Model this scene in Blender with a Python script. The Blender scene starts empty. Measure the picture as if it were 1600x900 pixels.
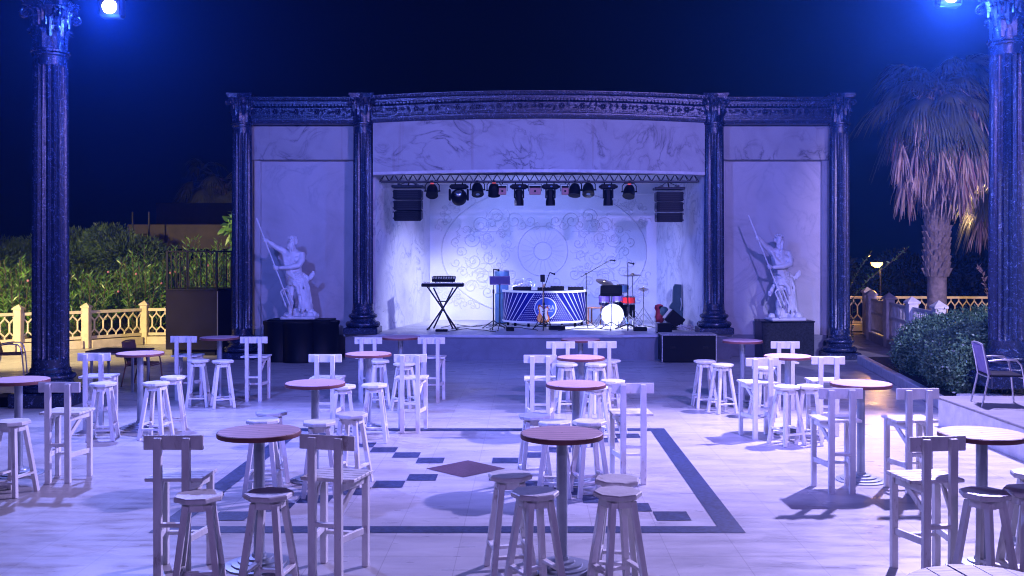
import bpy, bmesh, math, random
import numpy as np
from mathutils import Vector, Matrix, Euler
R = math.radians
SC = bpy.context.scene
COL = SC.collection
rng = random.Random(7)

# ------------------------------------------------------------------ camera, world, lamps, exposure
F, CX, HY, HC = 1556.0, 825.0, 397.0, 2.55          # focal in photo pixels, vanishing point, eye height
cam_d = bpy.data.cameras.new('camera'); cam = bpy.data.objects.new('camera', cam_d); COL.objects.link(cam)
cam.location = (0, 0, HC); cam.rotation_euler = (R(90), 0, 0)
cam_d.sensor_width = 36; cam_d.lens = 36*F/1600
cam_d.shift_x = -(CX-800)/1600; cam_d.shift_y = -(450-HY)/1600
cam_d.clip_start = .1; cam_d.clip_end = 600
SC.camera = cam

def px(x, Y): return (x-CX)*Y/F
def pz(y, Y): return HC-(y-HY)*Y/F
def on(x, y, h=0.0):                                  # point at height h seen at photo pixel (x, y)
    Y = F*(HC-h)/(y-HY); return Vector(((x-CX)*Y/F, Y, h))

W = bpy.data.worlds.new('World'); SC.world = W; W.use_nodes = True
wn = W.node_tree.nodes; wl = W.node_tree.links
bg = wn['Background']
tc = wn.new('ShaderNodeTexCoord'); sx = wn.new('ShaderNodeSeparateXYZ'); cr = wn.new('ShaderNodeValToRGB')
wl.new(tc.outputs['Generated'], sx.inputs[0]); wl.new(sx.outputs['Z'], cr.inputs[0]); wl.new(cr.outputs[0], bg.inputs[0])
e = cr.color_ramp.elements
e[0].position = 0.0; e[0].color = (.0008, .0014, .0045, 1)
e[1].position = .45; e[1].color = (.0002, .0004, .0028, 1)
bg.inputs[1].default_value = 1.0

SC.view_settings.view_transform = 'Standard'; SC.view_settings.look = 'None'
SC.view_settings.exposure = 0.0; SC.view_settings.gamma = 1
SC.cycles.use_denoising = True; SC.cycles.filter_width = 1.1
SC.cycles.max_bounces = 6; SC.cycles.diffuse_bounces = 3; SC.cycles.glossy_bounces = 3
SC.cycles.volume_bounces = 0; SC.cycles.transparent_max_bounces = 6
SC.cycles.sample_clamp_indirect = 4
SC.cycles.caustics_reflective = False; SC.cycles.caustics_refractive = False

def spot(name, loc, target, watts, color, size, blend=.3, radius=.12):
    d = bpy.data.lights.new(name, 'SPOT'); o = bpy.data.objects.new(name, d); COL.objects.link(o)
    d.energy = watts; d.color = color; d.spot_size = R(size); d.spot_blend = blend; d.shadow_soft_size = radius
    o.location = loc
    o.rotation_euler = (Vector(target)-Vector(loc)).to_track_quat('-Z', 'Y').to_euler()
    return o
def point(name, loc, watts, color, radius=.1):
    d = bpy.data.lights.new(name, 'POINT'); o = bpy.data.objects.new(name, d); COL.objects.link(o)
    d.energy = watts; d.color = color; d.shadow_soft_size = radius; o.location = loc
    return o
FL = Vector((-7.0, 16.6, 6.69)); FR = Vector((6.78, 15.9, 6.70))
# the two floodlights of the dance floor, hung beside the column capitals, facing the audience
spot('flood_beam', FL+Vector((.05,-.2,-.05)), FL+Vector((2.6,-8.0,-3.9)), 4400, (.26,.29,1), 138, .35, .13)
spot('flood_beam', FR+Vector((-.05,-.2,-.05)), FR+Vector((-3.0,-8.0,-3.9)), 10800, (.53,.44,1), 138, .35, .13)
spot('flood_beam', FL+Vector((.1,-.15,-.1)), (2.0,24.0,1.2), 1500, (.05,.14,1), 44, .6, .1)
spot('flood_beam', FR+Vector((-.1,-.15,-.1)), (-1.5,24.0,1.2), 1500, (.05,.14,1), 50, .6, .1)
point('flood_spill', FL+Vector((.0,-.05,-.25)), 300, (.05,.17,1), .1)
point('flood_spill', FR+Vector((.0,-.05,-.25)), 300, (.05,.17,1), .1)
# stage wash, crossed, from the next pair of columns towards the audience
spot('wash_beam', (-5.4, 7.5, 6.9), (3.4, 23.0, 2.0), 6200, (.13,.18,1), 104, .8, .12)
spot('wash_beam', (5.2, 7.5, 6.9), (-2.6, 23.0, 2.0), 6800, (.33,.26,1), 104, .8, .12)
spot('wash_beam', (0.5, -6.0, 7.5), (0, 12.5, 0), 1700, (.42,.27,1), 70, .8, .3)
spot('wash_beam', (10.6, 7.0, 6.9), (10.4, 23.5, 3.4), 14000, (.60,.46,.92), 27, .8, .12)  # extra unseen lamp, added to light the palm and fence
spot('wash_beam', (10.6, 7.0, 6.5), (8.7, 18.6, .8), 10000, (.50,.48,.95), 30, .8, .12)  # unseen lamp added only to brighten the hedge
# lamps of the stage truss, aimed at the back wall and the players
spot('stage_beam', (-1.9, 25.0, 3.95), (-2.0, 29.2, .7), 7500, (.78,.79,1), 54, 1, .08)
spot('stage_beam', (-.6, 25.0, 3.9), (.4, 29.2, 2.2), 700, (.20,.28,1), 110, .9, .08)
spot('stage_beam', (1.9, 25.0, 3.9), (2.2, 28.0, .7), 900, (.34,.40,1), 80, .9, .08)
spot('stage_beam', (1.6, 25.0, 3.9), (1.8, 26.6, .6), 2300, (.70,.72,1), 50, .9, .08)
spot('stage_beam', (1.6, 24.9, 4.0), (-3.4, 27.2, .9), 3200, (.54,.56,1), 54, 1, .1)
spot('stage_beam', (-.9, 24.9, 4.0), (4.0, 27.2, 1.0), 2300, (.40,.42,1), 60, 1, .1)
# warm street lamps of the garden and one added fill
spot('street_and_fill_light', (-16.0, 17.0, 5.2), (-12.3, 28.2, .2), 13500, (1,.75,.34), 60, .5, .15)
LAMP = Vector((px(1370,33), 33, pz(411,33)))
point('street_and_fill_light', LAMP+Vector((0,-.05,-.16)), 260, (1,.50,.14), .06)
point('street_and_fill_light', (14.5, 30.5, 3.4), 420, (1,.62,.25), .1)  # added fill without a fixture, warms the fence and balustrade

# ------------------------------------------------------------------ helpers
def tag(o, label=None, cat=None, group=None, kind=None):
    if label: o['label'] = label
    if cat: o['category'] = cat
    if group: o['group'] = group
    if kind: o['kind'] = kind
    return o
def empty(name, loc=(0,0,0), rz=0, label=None, cat=None, group=None):
    o = bpy.data.objects.new(name, None); COL.objects.link(o)
    o.empty_display_size = .1; o.location = loc; o.rotation_euler = (0,0,rz)
    return tag(o, label, cat, group)
def copy_tree(o, parent=None):
    c = o.copy(); COL.objects.link(c)
    if parent is not None: c.parent = parent
    for ch in list(o.children): copy_tree(ch, c)
    return c

class MB:
    def __init__(s): s.v = []; s.f = []
    def add(s, vs, fs, M=None):
        n = len(s.v)
        s.v += [tuple(M @ Vector(p)) if M is not None else tuple(p) for p in vs]
        s.f += [tuple(i+n for i in q) for q in fs]
        return s
    def box(s, c, d, M=None, ch=0.0, rot=None):
        hx, hy, hz = d[0]/2, d[1]/2, d[2]/2
        L = Matrix.Translation(c)
        if rot is not None: L = L @ (rot.to_matrix().to_4x4() if not isinstance(rot, Matrix) else rot.to_4x4())
        if M is not None: L = M @ L
        if ch <= 0:
            vs = [(x*hx,y*hy,z*hz) for z in (-1,1) for y in (-1,1) for x in (-1,1)]
            fs = [(0,2,3,1),(4,5,7,6),(0,1,5,4),(2,6,7,3),(0,4,6,2),(1,3,7,5)]
            return s.add(vs, fs, L)
        ch = min(ch, hx*.9, hy*.9, hz*.9)
        vs = []; idx = {}
        for z in (-1,1):
            for y in (-1,1):
                for x in (-1,1):
                    for a in range(3):
                        p = [x*(hx-ch), y*(hy-ch), z*(hz-ch)]
                        p[a] = (x,y,z)[a]*(hx,hy,hz)[a]
                        idx[(x,y,z,a)] = len(vs); vs.append(tuple(p))
        fs = []
        for a in range(3):
            b, c2 = (a+1)%3, (a+2)%3
            for sg in (-1,1):
                q = []
                for (u,w) in ((-1,-1),(1,-1),(1,1),(-1,1)):
                    k = [0,0,0]; k[a]=sg; k[b]=u; k[c2]=w; q.append(idx[(k[0],k[1],k[2],a)])
                fs.append(tuple(q if sg>0 else q[::-1]))
        for a in range(3):                                  # edges along axis a
            b, c2 = (a+1)%3, (a+2)%3
            for u in (-1,1):
                for w in (-1,1):
                    k0=[0,0,0]; k0[a]=-1; k0[b]=u; k0[c2]=w; k1=list(k0); k1[a]=1
                    q = [idx[(*k0,b)], idx[(*k1,b)], idx[(*k1,c2)], idx[(*k0,c2)]]
                    fs.append(tuple(q[::-1] if u*w>0 else q))
        for x in (-1,1):
            for y in (-1,1):
                for z in (-1,1):
                    q = [idx[(x,y,z,0)], idx[(x,y,z,1)], idx[(x,y,z,2)]]
                    fs.append(tuple(q if x*y*z>0 else q[::-1]))
        return s.add(vs, fs, L)
    def bar(s, a, b, w, d=None, up=(0,0,1), ch=.003):       # square bar from a to b
        a, b = Vector(a), Vector(b); d = d or w
        z = (b-a).normalized(); u = Vector(up)
        if abs(z.dot(u)) > .95: u = Vector((1,0,0))
        x = u.cross(z).normalized(); y = z.cross(x)
        m = Matrix((x,y,z)).transposed()
        return s.box((a+b)/2, (w, d, (b-a).length), ch=ch, rot=m)
    def tube(s, pts, r, n=8, caps=True, M=None):
        pts = [Vector(p) for p in pts]; k = len(pts)
        rs = r if hasattr(r, '__len__') else [r]*k
        vs = []; fs = []; px_ = None
        for i,p in enumerate(pts):
            t = (pts[min(i+1,k-1)]-pts[max(i-1,0)])
            t = t.normalized() if t.length > 1e-9 else Vector((0,0,1))
            if px_ is None:
                u = Vector((0,0,1)) if abs(t.z) < .9 else Vector((1,0,0))
                px_ = u.cross(t).normalized()
            else:
                px_ = (px_ - t*px_.dot(t))
                px_ = px_.normalized() if px_.length>1e-6 else Vector((1,0,0)).cross(t).normalized()
            py_ = t.cross(px_)
            for j in range(n):
                a = 2*math.pi*j/n
                vs.append(p + (px_*math.cos(a)+py_*math.sin(a))*rs[i])
        for i in range(k-1):
            for j in range(n):
                j2 = (j+1)%n
                fs.append((i*n+j, i*n+j2, (i+1)*n+j2, (i+1)*n+j))
        if caps:
            fs.append(tuple(range(n-1,-1,-1))); fs.append(tuple((k-1)*n+j for j in range(n)))
        return s.add(vs, fs, M)
    def lathe(s, prof, n=24, c=(0,0,0), M=None, rf=None, a0=0.0):
        vs = []; fs = []; c = Vector(c)
        for (r,z) in prof:
            for j in range(n):
                a = a0+2*math.pi*j/n; q = r*(rf(a,z) if rf else 1)
                vs.append(c+Vector((q*math.cos(a), q*math.sin(a), z)))
        k = len(prof)
        for i in range(k-1):
            for j in range(n):
                j2=(j+1)%n; fs.append((i*n+j, i*n+j2, (i+1)*n+j2, (i+1)*n+j))
        fs.append(tuple(range(n-1,-1,-1))); fs.append(tuple((k-1)*n+j for j in range(n)))
        return s.add(vs, fs, M)
    def prism(s, poly, z0, z1, M=None):
        n=len(poly)
        vs=[(x,y,z0) for x,y in poly]+[(x,y,z1) for x,y in poly]
        fs=[tuple(range(n-1,-1,-1)), tuple(range(n,2*n))]+[(i,(i+1)%n,n+(i+1)%n,n+i) for i in range(n)]
        return s.add(vs, fs, M)
    def ball(s, c, r, M=None, nu=12, nv=8):
        r = r if hasattr(r,'__len__') else (r,r,r); vs=[]; fs=[]; c=Vector(c)
        for i in range(1,nv):
            t=math.pi*i/nv
            for j in range(nu):
                a=2*math.pi*j/nu
                vs.append((c.x+r[0]*math.sin(t)*math.cos(a), c.y+r[1]*math.sin(t)*math.sin(a), c.z-r[2]*math.cos(t)))
        b=len(vs); vs+= [(c.x,c.y,c.z-r[2]),(c.x,c.y,c.z+r[2])]
        for i in range(nv-2):
            for j in range(nu):
                j2=(j+1)%nu; fs.append((i*nu+j,i*nu+j2,(i+1)*nu+j2,(i+1)*nu+j))
        for j in range(nu):
            j2=(j+1)%nu; fs.append((b,j2,j)); fs.append((b+1,(nv-2)*nu+j,(nv-2)*nu+j2))
        return s.add(vs,fs,M)
    def quad(s, a,b,c,d): return s.add([a,b,c,d],[(0,1,2,3)])
    def mesh(s, name):
        m = bpy.data.meshes.new(name); m.from_pydata(s.v, [], s.f); m.update(); return m
    def build(s, name, mat, parent=None, smooth=None, loc=None):
        m = s.mesh(name); m.materials.append(mat)
        if smooth:
            m.polygons.foreach_set('use_smooth', [True]*len(m.polygons))
            m.set_sharp_from_angle(angle=R(smooth))
        o = bpy.data.objects.new(name, m); COL.objects.link(o)
        if parent is not None: o.parent = parent
        if loc is not None: o.location = loc
        return o

# ------------------------------------------------------------------ materials
MATS = {}
def mat(name, col, rough=.6, metal=0.0, var=.15, vs=6.0, bump=0.0, bs=40.0, spec=.5, stretch=None, coat=0.0):
    m = bpy.data.materials.new(name); m.use_nodes = True
    nt = m.node_tree; n = nt.nodes; l = nt.links; b = n['Principled BSDF']
    b.inputs['Roughness'].default_value = rough; b.inputs['Metallic'].default_value = metal
    b.inputs['Specular IOR Level'].default_value = spec; b.inputs['Coat Weight'].default_value = coat
    t = n.new('ShaderNodeTexCoord'); mp = n.new('ShaderNodeMapping'); l.new(t.outputs['Object'], mp.inputs[0])
    oi = n.new('ShaderNodeObjectInfo'); va = n.new('ShaderNodeVectorMath'); va.operation='SCALE'
    va.inputs[0].default_value=(13,7,5); l.new(oi.outputs['Random'], va.inputs['Scale']); l.new(va.outputs[0], mp.inputs['Location'])
    if stretch: mp.inputs['Scale'].default_value = stretch
    no = n.new('ShaderNodeTexNoise'); no.inputs['Scale'].default_value = vs; no.inputs['Detail'].default_value = 6
    l.new(mp.outputs[0], no.inputs['Vector'])
    rp = n.new('ShaderNodeValToRGB'); l.new(no.outputs['Fac'], rp.inputs[0])
    rp.color_ramp.elements[0].position=.3; rp.color_ramp.elements[1].position=.7
    c0 = [max(0,c*(1-var)) for c in col]; c1=[min(1,c*(1+var)) for c in col]
    rp.color_ramp.elements[0].color=(*c0,1); rp.color_ramp.elements[1].color=(*c1,1)
    l.new(rp.outputs[0], b.inputs['Base Color'])
    if bump:
        n2=n.new('ShaderNodeTexNoise'); n2.inputs['Scale'].default_value=bs; n2.inputs['Detail'].default_value=5
        l.new(mp.outputs[0], n2.inputs['Vector'])
        bp=n.new('ShaderNodeBump'); bp.inputs['Strength'].default_value=bump; bp.inputs['Distance'].default_value=.02
        l.new(n2.outputs['Fac'], bp.inputs['Height']); l.new(bp.outputs[0], b.inputs['Normal'])
    MATS[name]=m; return m
def emit(name, col, strength):
    m=bpy.data.materials.new(name); m.use_nodes=True; b=m.node_tree.nodes['Principled BSDF']
    b.inputs['Base Color'].default_value=(*col,1)
    b.inputs['Emission Color'].default_value=(*col,1); b.inputs['Emission Strength'].default_value=strength; return m
def ramp(n, pts):
    r=n.new('ShaderNodeValToRGB'); el=r.color_ramp.elements
    while len(el)<len(pts): el.new(.5)
    for q,(p,c) in zip(el,pts): q.position=p; q.color=(*c,1)
    return r
def mixc(n,l,fac,a,b,mode='MIX'):
    m=n.new('ShaderNodeMix'); m.data_type='RGBA'; m.blend_type=mode
    if isinstance(fac,float): m.inputs[0].default_value=fac
    else: l.new(fac,m.inputs[0])
    for s,x in ((6,a),(7,b)):
        if isinstance(x,tuple): m.inputs[s].default_value=(*x,1)
        else: l.new(x,m.inputs[s])
    return m.outputs[2]

M_white = mat('white_painted_wood',(.70,.69,.68),.45,var=.13,vs=9,bump=.25,bs=22,stretch=(1,1,.35))
def add_wear(m, sc=7.0, col=(.30,.24,.19), lo=.62, hi=.70):
    n=m.node_tree.nodes; l=m.node_tree.links; b=n['Principled BSDF']
    src=b.inputs['Base Color'].links[0].from_socket
    mp=[x for x in n if x.type=='MAPPING'][0]
    no=n.new('ShaderNodeTexNoise'); no.inputs['Scale'].default_value=sc; no.inputs['Detail'].default_value=9; no.inputs['Roughness'].default_value=.7
    l.new(mp.outputs[0],no.inputs['Vector'])
    r=ramp(n,[(lo,(0,0,0)),(hi,(1,1,1))]); l.new(no.outputs['Fac'],r.inputs[0])
    l.new(mixc(n,l,r.outputs[0],src,col),b.inputs['Base Color'])
add_wear(M_white,7,(.36,.32,.29),.60,.68); add_wear(M_white,2.5,(.56,.54,.53),.50,.75)
def plank_mat(name, a, bcol, width=.085):
    m=bpy.data.materials.new(name); m.use_nodes=True; n=m.node_tree.nodes; l=m.node_tree.links; b=n['Principled BSDF']
    t=n.new('ShaderNodeTexCoord'); mp=n.new('ShaderNodeMapping'); l.new(t.outputs['Object'],mp.inputs[0])
    mp.inputs['Scale'].default_value=(3,30,30)
    oi=n.new('ShaderNodeObjectInfo'); va=n.new('ShaderNodeVectorMath'); va.operation='SCALE'; va.inputs[0].default_value=(31,17,5)
    l.new(oi.outputs['Random'],va.inputs['Scale']); l.new(va.outputs[0],mp.inputs['Location'])
    no=n.new('ShaderNodeTexNoise'); no.inputs['Scale'].default_value=1.6; no.inputs['Detail'].default_value=8; l.new(mp.outputs[0],no.inputs['Vector'])
    r=ramp(n,[(.28,a),(.72,bcol)]); l.new(no.outputs['Fac'],r.inputs[0])
    wv=n.new('ShaderNodeTexWave'); wv.wave_type='BANDS'; wv.bands_direction='Y'; wv.inputs['Scale'].default_value=.314/width; wv.inputs['Distortion'].default_value=0
    l.new(t.outputs['Object'],wv.inputs['Vector'])
    g=ramp(n,[(0,(1,1,1)),(.03,(0,0,0))]); l.new(wv.outputs['Fac'],g.inputs[0])
    l.new(mixc(n,l,g.outputs[0],r.outputs[0],(.03,.016,.012)),b.inputs['Base Color'])
    bp=n.new('ShaderNodeBump'); bp.inputs['Strength'].default_value=.3; bp.inputs['Distance'].default_value=.006
    l.new(no.outputs['Fac'],bp.inputs['Height']); l.new(bp.outputs[0],b.inputs['Normal'])
    b.inputs['Roughness'].default_value=.55; b.inputs['Specular IOR Level'].default_value=.3
    return m
M_top = plank_mat('red_brown_table_planks',(.46,.29,.32),(.68,.48,.50))
M_oldtop = plank_mat('weathered_table_planks',(.02,.022,.03),(.34,.35,.40),.14)
M_edge = mat('dark_table_edge',(.16,.05,.045),.5)
M_pole = mat('grey_metal_pole',(.30,.34,.40),.35,.55)
M_black = mat('black_plastic',(.005,.005,.007),.5,var=.3,spec=.12)
M_blackmetal = mat('black_metal',(.006,.006,.008),.4,.1,spec=.2)
M_chrome = mat('chrome',(.62,.63,.66),.2,1.0,var=.05)
M_alu = mat('aluminium_tube',(.66,.66,.70),.28,.9,var=.05)
M_case = mat('black_road_case',(.003,.0035,.006),.5,bump=.1,spec=.12)
M_blue = mat('blue_grey_cabinet',(.06,.13,.26),.35,.2)
M_wicker = mat('brown_wicker',(.16,.075,.045),.6,bump=.8,bs=120)
M_dwood = mat('dark_wood',(.06,.03,.025),.45)
M_purple = mat('violet_mesh_fabric',(.16,.12,.28),.7,bump=.5,bs=200)
M_statue = mat('white_marble_statue',(.70,.70,.72),.5,var=.12,vs=5,bump=.35,bs=26)
M_cream = mat('cream_painted_concrete',(.62,.54,.36),.7,var=.12,bump=.2)
M_fence = mat('white_fence_paint',(.66,.64,.60),.6,bump=.1)
M_leafdark = mat('dark_hedge_leaf',(.10,.19,.10),.35,var=.5,vs=3)
M_leafol = mat('oleander_leaf',(.085,.20,.03),.4,var=.5,vs=2)
M_leaftree = mat('dull_tree_leaf',(.05,.10,.025),.6,var=.4,vs=1.2)
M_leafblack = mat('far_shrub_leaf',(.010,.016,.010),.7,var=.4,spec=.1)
M_stem = mat('bare_stem',(.12,.09,.06),.8)
M_palmleaf = mat('palm_leaf',(.09,.105,.07),.5,var=.4,vs=2)
M_deadleaf = mat('dead_palm_leaf',(.42,.31,.23),.75,var=.35,vs=4)
M_deadbase = mat('dead_leaf_base',(.26,.13,.12),.75,var=.3,vs=5)
M_trunk = mat('palm_trunk_bark',(.21,.165,.14),.85,var=.4,vs=10,bump=.7,bs=18)
M_soil = mat('dark_soil',(.04,.032,.026),.95,var=.4,bump=.8,bs=12)
M_fence_cap = M_cream
M_truss = mat('dull_truss_metal',(.07,.07,.085),.45,.3)
M_orange = mat('pink_flood_housing',(.42,.16,.14),.45)
M_lens = mat('glass_lens',(.16,.28,.42),.08,var=.05,spec=.8)
M_redglow = emit('red_indicator',(1,.12,.05),.4)
M_skinw = mat('drum_head_white',(.82,.82,.82),.4,var=.03)
M_drumblue = mat('violet_drum_shell',(.08,.05,.20),.25,.2)
M_drumred = mat('red_drum_shell',(.55,.02,.02),.25)
M_cym = mat('brass_cymbal',(.55,.42,.28),.25,1.0,var=.1)
M_red = mat('crimson_cloth',(.28,.008,.03),.7,bump=.5,bs=25)
M_teal = mat('teal_case_fabric',(.02,.055,.075),.7,bump=.3,bs=80)
M_boothblue = mat('deep_blue_panel',(.006,.009,.16),.5,var=.1,spec=.12)
M_boothdisc = mat('blue_logo_disc',(.03,.10,.40),.35,var=.1)
M_boothwhite = mat('white_booth_trim',(.82,.82,.84),.35,var=.03)
M_dirtywhite = mat('worn_white_edge',(.42,.40,.40),.6,var=.4,vs=25)
M_cable = mat('black_cable',(.015,.015,.017),.5)
M_sun1 = mat('amber_guitar_lacquer',(.85,.32,.02),.2,var=.1)
M_sun2 = mat('dark_red_guitar_edge',(.30,.02,.01),.2)
M_maple = mat('maple_neck',(.42,.25,.10),.35)
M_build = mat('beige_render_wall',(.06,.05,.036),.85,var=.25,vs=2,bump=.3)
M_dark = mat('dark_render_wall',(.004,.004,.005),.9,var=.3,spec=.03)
M_wood_chair = mat('reddish_chair_wood',(.32,.13,.08),.45)

def granite():
    m=bpy.data.materials.new('blue_black_speckled_stone'); m.use_nodes=True; n=m.node_tree.nodes; l=m.node_tree.links; b=n['Principled BSDF']
    t=n.new('ShaderNodeTexCoord')
    no=n.new('ShaderNodeTexNoise'); no.inputs['Scale'].default_value=17; no.inputs['Detail'].default_value=10; no.inputs['Roughness'].default_value=.72; no.inputs['Distortion'].default_value=1.3
    l.new(t.outputs['Object'],no.inputs['Vector'])
    r=ramp(n,[(.0,(.006,.009,.022)),(.50,(.010,.016,.042)),(.585,(.02,.035,.11)),(.69,(.20,.25,.42))]); l.new(no.outputs['Fac'],r.inputs[0])
    l.new(r.outputs[0],b.inputs['Base Color']); b.inputs['Roughness'].default_value=.26
    n2=n.new('ShaderNodeTexNoise'); n2.inputs['Scale'].default_value=26; n2.inputs['Detail'].default_value=4; l.new(t.outputs['Object'],n2.inputs['Vector'])
    bp=n.new('ShaderNodeBump'); bp.inputs['Strength'].default_value=.35; bp.inputs['Distance'].default_value=.02; l.new(n2.outputs['Fac'],bp.inputs['Height']); l.new(bp.outputs[0],b.inputs['Normal'])
    return m
M_granite = granite()
def marble(name, base=(.62,.60,.60), vein=(.22,.22,.26), amount=1.0, sc=1.1, stains=False):
    m=bpy.data.materials.new(name); m.use_nodes=True; n=m.node_tree.nodes; l=m.node_tree.links; b=n['Principled BSDF']
    t=n.new('ShaderNodeTexCoord')
    no=n.new('ShaderNodeTexNoise'); no.inputs['Scale'].default_value=sc; no.inputs['Detail'].default_value=7; no.inputs['Distortion'].default_value=1.6; l.new(t.outputs['Object'],no.inputs['Vector'])
    r=ramp(n,[(.25,tuple(c*.78 for c in base)),(.5,base),(.75,tuple(min(1,c*1.1) for c in base))]); l.new(no.outputs['Fac'],r.inputs[0])
    # veins: thin ridges of a warped noise
    n2=n.new('ShaderNodeTexNoise'); n2.inputs['Scale'].default_value=sc*1.1; n2.inputs['Detail'].default_value=5; n2.inputs['Distortion'].default_value=2.2; l.new(t.outputs['Object'],n2.inputs['Vector'])
    r2=ramp(n,[(.44,(0,0,0)),(.488,(.45,.45,.45)),(.5,(1,1,1)),(.512,(.45,.45,.45)),(.56,(0,0,0))]); l.new(n2.outputs['Fac'],r2.inputs[0])
    n3=n.new('ShaderNodeTexNoise'); n3.inputs['Scale'].default_value=sc*.9; l.new(t.outputs['Object'],n3.inputs['Vector'])
    r3=ramp(n,[(.42,(0,0,0)),(.62,(amount,)*3)]); l.new(n3.outputs['Fac'],r3.inputs[0])
    mu=n.new('ShaderNodeMath'); mu.operation='MULTIPLY'; l.new(r2.outputs[0],mu.inputs[0]); l.new(r3.outputs[0],mu.inputs[1])
    c=mixc(n,l,mu.outputs[0],r.outputs[0],vein)
    if stains:                                            # rusty run-off streaks
        mp=n.new('ShaderNodeMapping'); mp.inputs['Scale'].default_value=(2.2,2.2,.12); l.new(t.outputs['Object'],mp.inputs[0])
        n4=n.new('ShaderNodeTexNoise'); n4.inputs['Scale'].default_value=2.4; n4.inputs['Detail'].default_value=4; l.new(mp.outputs[0],n4.inputs['Vector'])
        r4=ramp(n,[(.60,(0,0,0)),(.72,(.6,.6,.6))]); l.new(n4.outputs['Fac'],r4.inputs[0])
        c=mixc(n,l,r4.outputs[0],c,(.22,.17,.15))
    l.new(c,b.inputs['Base Color']); b.inputs['Roughness'].default_value=.55
    n5=n.new('ShaderNodeTexNoise'); n5.inputs['Scale'].default_value=14; n5.inputs['Detail'].default_value=6; l.new(t.outputs['Object'],n5.inputs['Vector'])
    bp=n.new('ShaderNodeBump'); bp.inputs['Strength'].default_value=.15; bp.inputs['Distance'].default_value=.02; l.new(n5.outputs['Fac'],bp.inputs['Height']); l.new(bp.outputs[0],b.inputs['Normal'])
    return m
M_fascia = marble('cracked_marble_fascia',(.36,.35,.36),(.06,.06,.08),1.0,.85,True)
M_bay = marble('smooth_marble_panel',(.44,.43,.45),(.32,.32,.36),.7,.7)
M_sidewall = marble('veined_stage_wall',(.62,.62,.66),(.24,.26,.36),.9,1.0)
M_backwall = mat('pale_plaster_wall',(.66,.66,.68),.7,var=.05,vs=1.5,bump=.12,bs=16)
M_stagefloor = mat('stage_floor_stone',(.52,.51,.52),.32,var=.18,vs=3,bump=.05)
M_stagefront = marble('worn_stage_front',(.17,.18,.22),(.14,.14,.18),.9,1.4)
M_ledge = mat('pale_ledge_stone',(.56,.54,.54),.6,var=.15,bump=.2)

def floor_mat():
    m=bpy.data.materials.new('polished_marble_floor'); m.use_nodes=True; n=m.node_tree.nodes; l=m.node_tree.links; b=n['Principled BSDF']
    t=n.new('ShaderNodeTexCoord')
    mp=n.new('ShaderNodeMapping'); mp.inputs['Scale'].default_value=(1,3.2,1); mp.inputs['Rotation'].default_value=(0,0,R(4)); l.new(t.outputs['Object'],mp.inputs[0])
    no=n.new('ShaderNodeTexNoise'); no.inputs['Scale'].default_value=.9; no.inputs['Detail'].default_value=9; no.inputs['Roughness'].default_value=.62; no.inputs['Distortion'].default_value=.8; l.new(mp.outputs[0],no.inputs['Vector'])
    r=ramp(n,[(.3,(.33,.315,.32)),(.5,(.44,.425,.425)),(.7,(.52,.50,.495))]); l.new(no.outputs['Fac'],r.inputs[0])
    br=n.new('ShaderNodeTexBrick'); br.inputs['Scale'].default_value=1; br.inputs['Brick Width'].default_value=.60; br.inputs['Row Height'].default_value=.60; br.offset=0.0; br.inputs['Mortar Size'].default_value=.004
    br.inputs['Color1'].default_value=(1,1,1,1); br.inputs['Color2'].default_value=(.91,.90,.91,1); br.inputs['Mortar'].default_value=(.66,.64,.64,1); br.inputs['Bias'].default_value=-.2
    l.new(t.outputs['Object'],br.inputs['Vector'])
    c=mixc(n,l,.85,r.outputs[0],br.outputs['Color'],'MULTIPLY')
    # scuffs and stains
    n2=n.new('ShaderNodeTexNoise'); n2.inputs['Scale'].default_value=.55; n2.inputs['Detail'].default_value=8; n2.inputs['Roughness'].default_value=.7; l.new(mp.outputs[0],n2.inputs['Vector'])
    r2=ramp(n,[(.55,(0,0,0)),(.75,(.45,.45,.45))]); l.new(n2.outputs['Fac'],r2.inputs[0])
    c=mixc(n,l,r2.outputs[0],c,(.30,.28,.28))
    l.new(c,b.inputs['Base Color'])
    n3=n.new('ShaderNodeTexNoise'); n3.inputs['Scale'].default_value=2.2; n3.inputs['Detail'].default_value=6; l.new(mp.outputs[0],n3.inputs['Vector'])
    r3=ramp(n,[(.3,(.24,)*3),(.7,(.48,)*3)]); l.new(n3.outputs['Fac'],r3.inputs[0]); l.new(r3.outputs[0],b.inputs['Roughness'])
    bp=n.new('ShaderNodeBump'); bp.inputs['Strength'].default_value=.12; bp.inputs['Distance'].default_value=.01; l.new(no.outputs['Fac'],bp.inputs['Height']); l.new(bp.outputs[0],b.inputs['Normal'])
    return m
M_floor = floor_mat()
M_inlay = mat('blue_grey_granite_inlay',(.03,.045,.10),.5,var=.5,vs=30,spec=.3)
M_diamond = mat('dark_red_granite_inlay',(.085,.045,.06),.5,var=.4,vs=40)
M_pave = mat('platform_stone',(.16,.155,.165),.4,var=.2,vs=4,bump=.1,stretch=(1,4,1))

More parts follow.
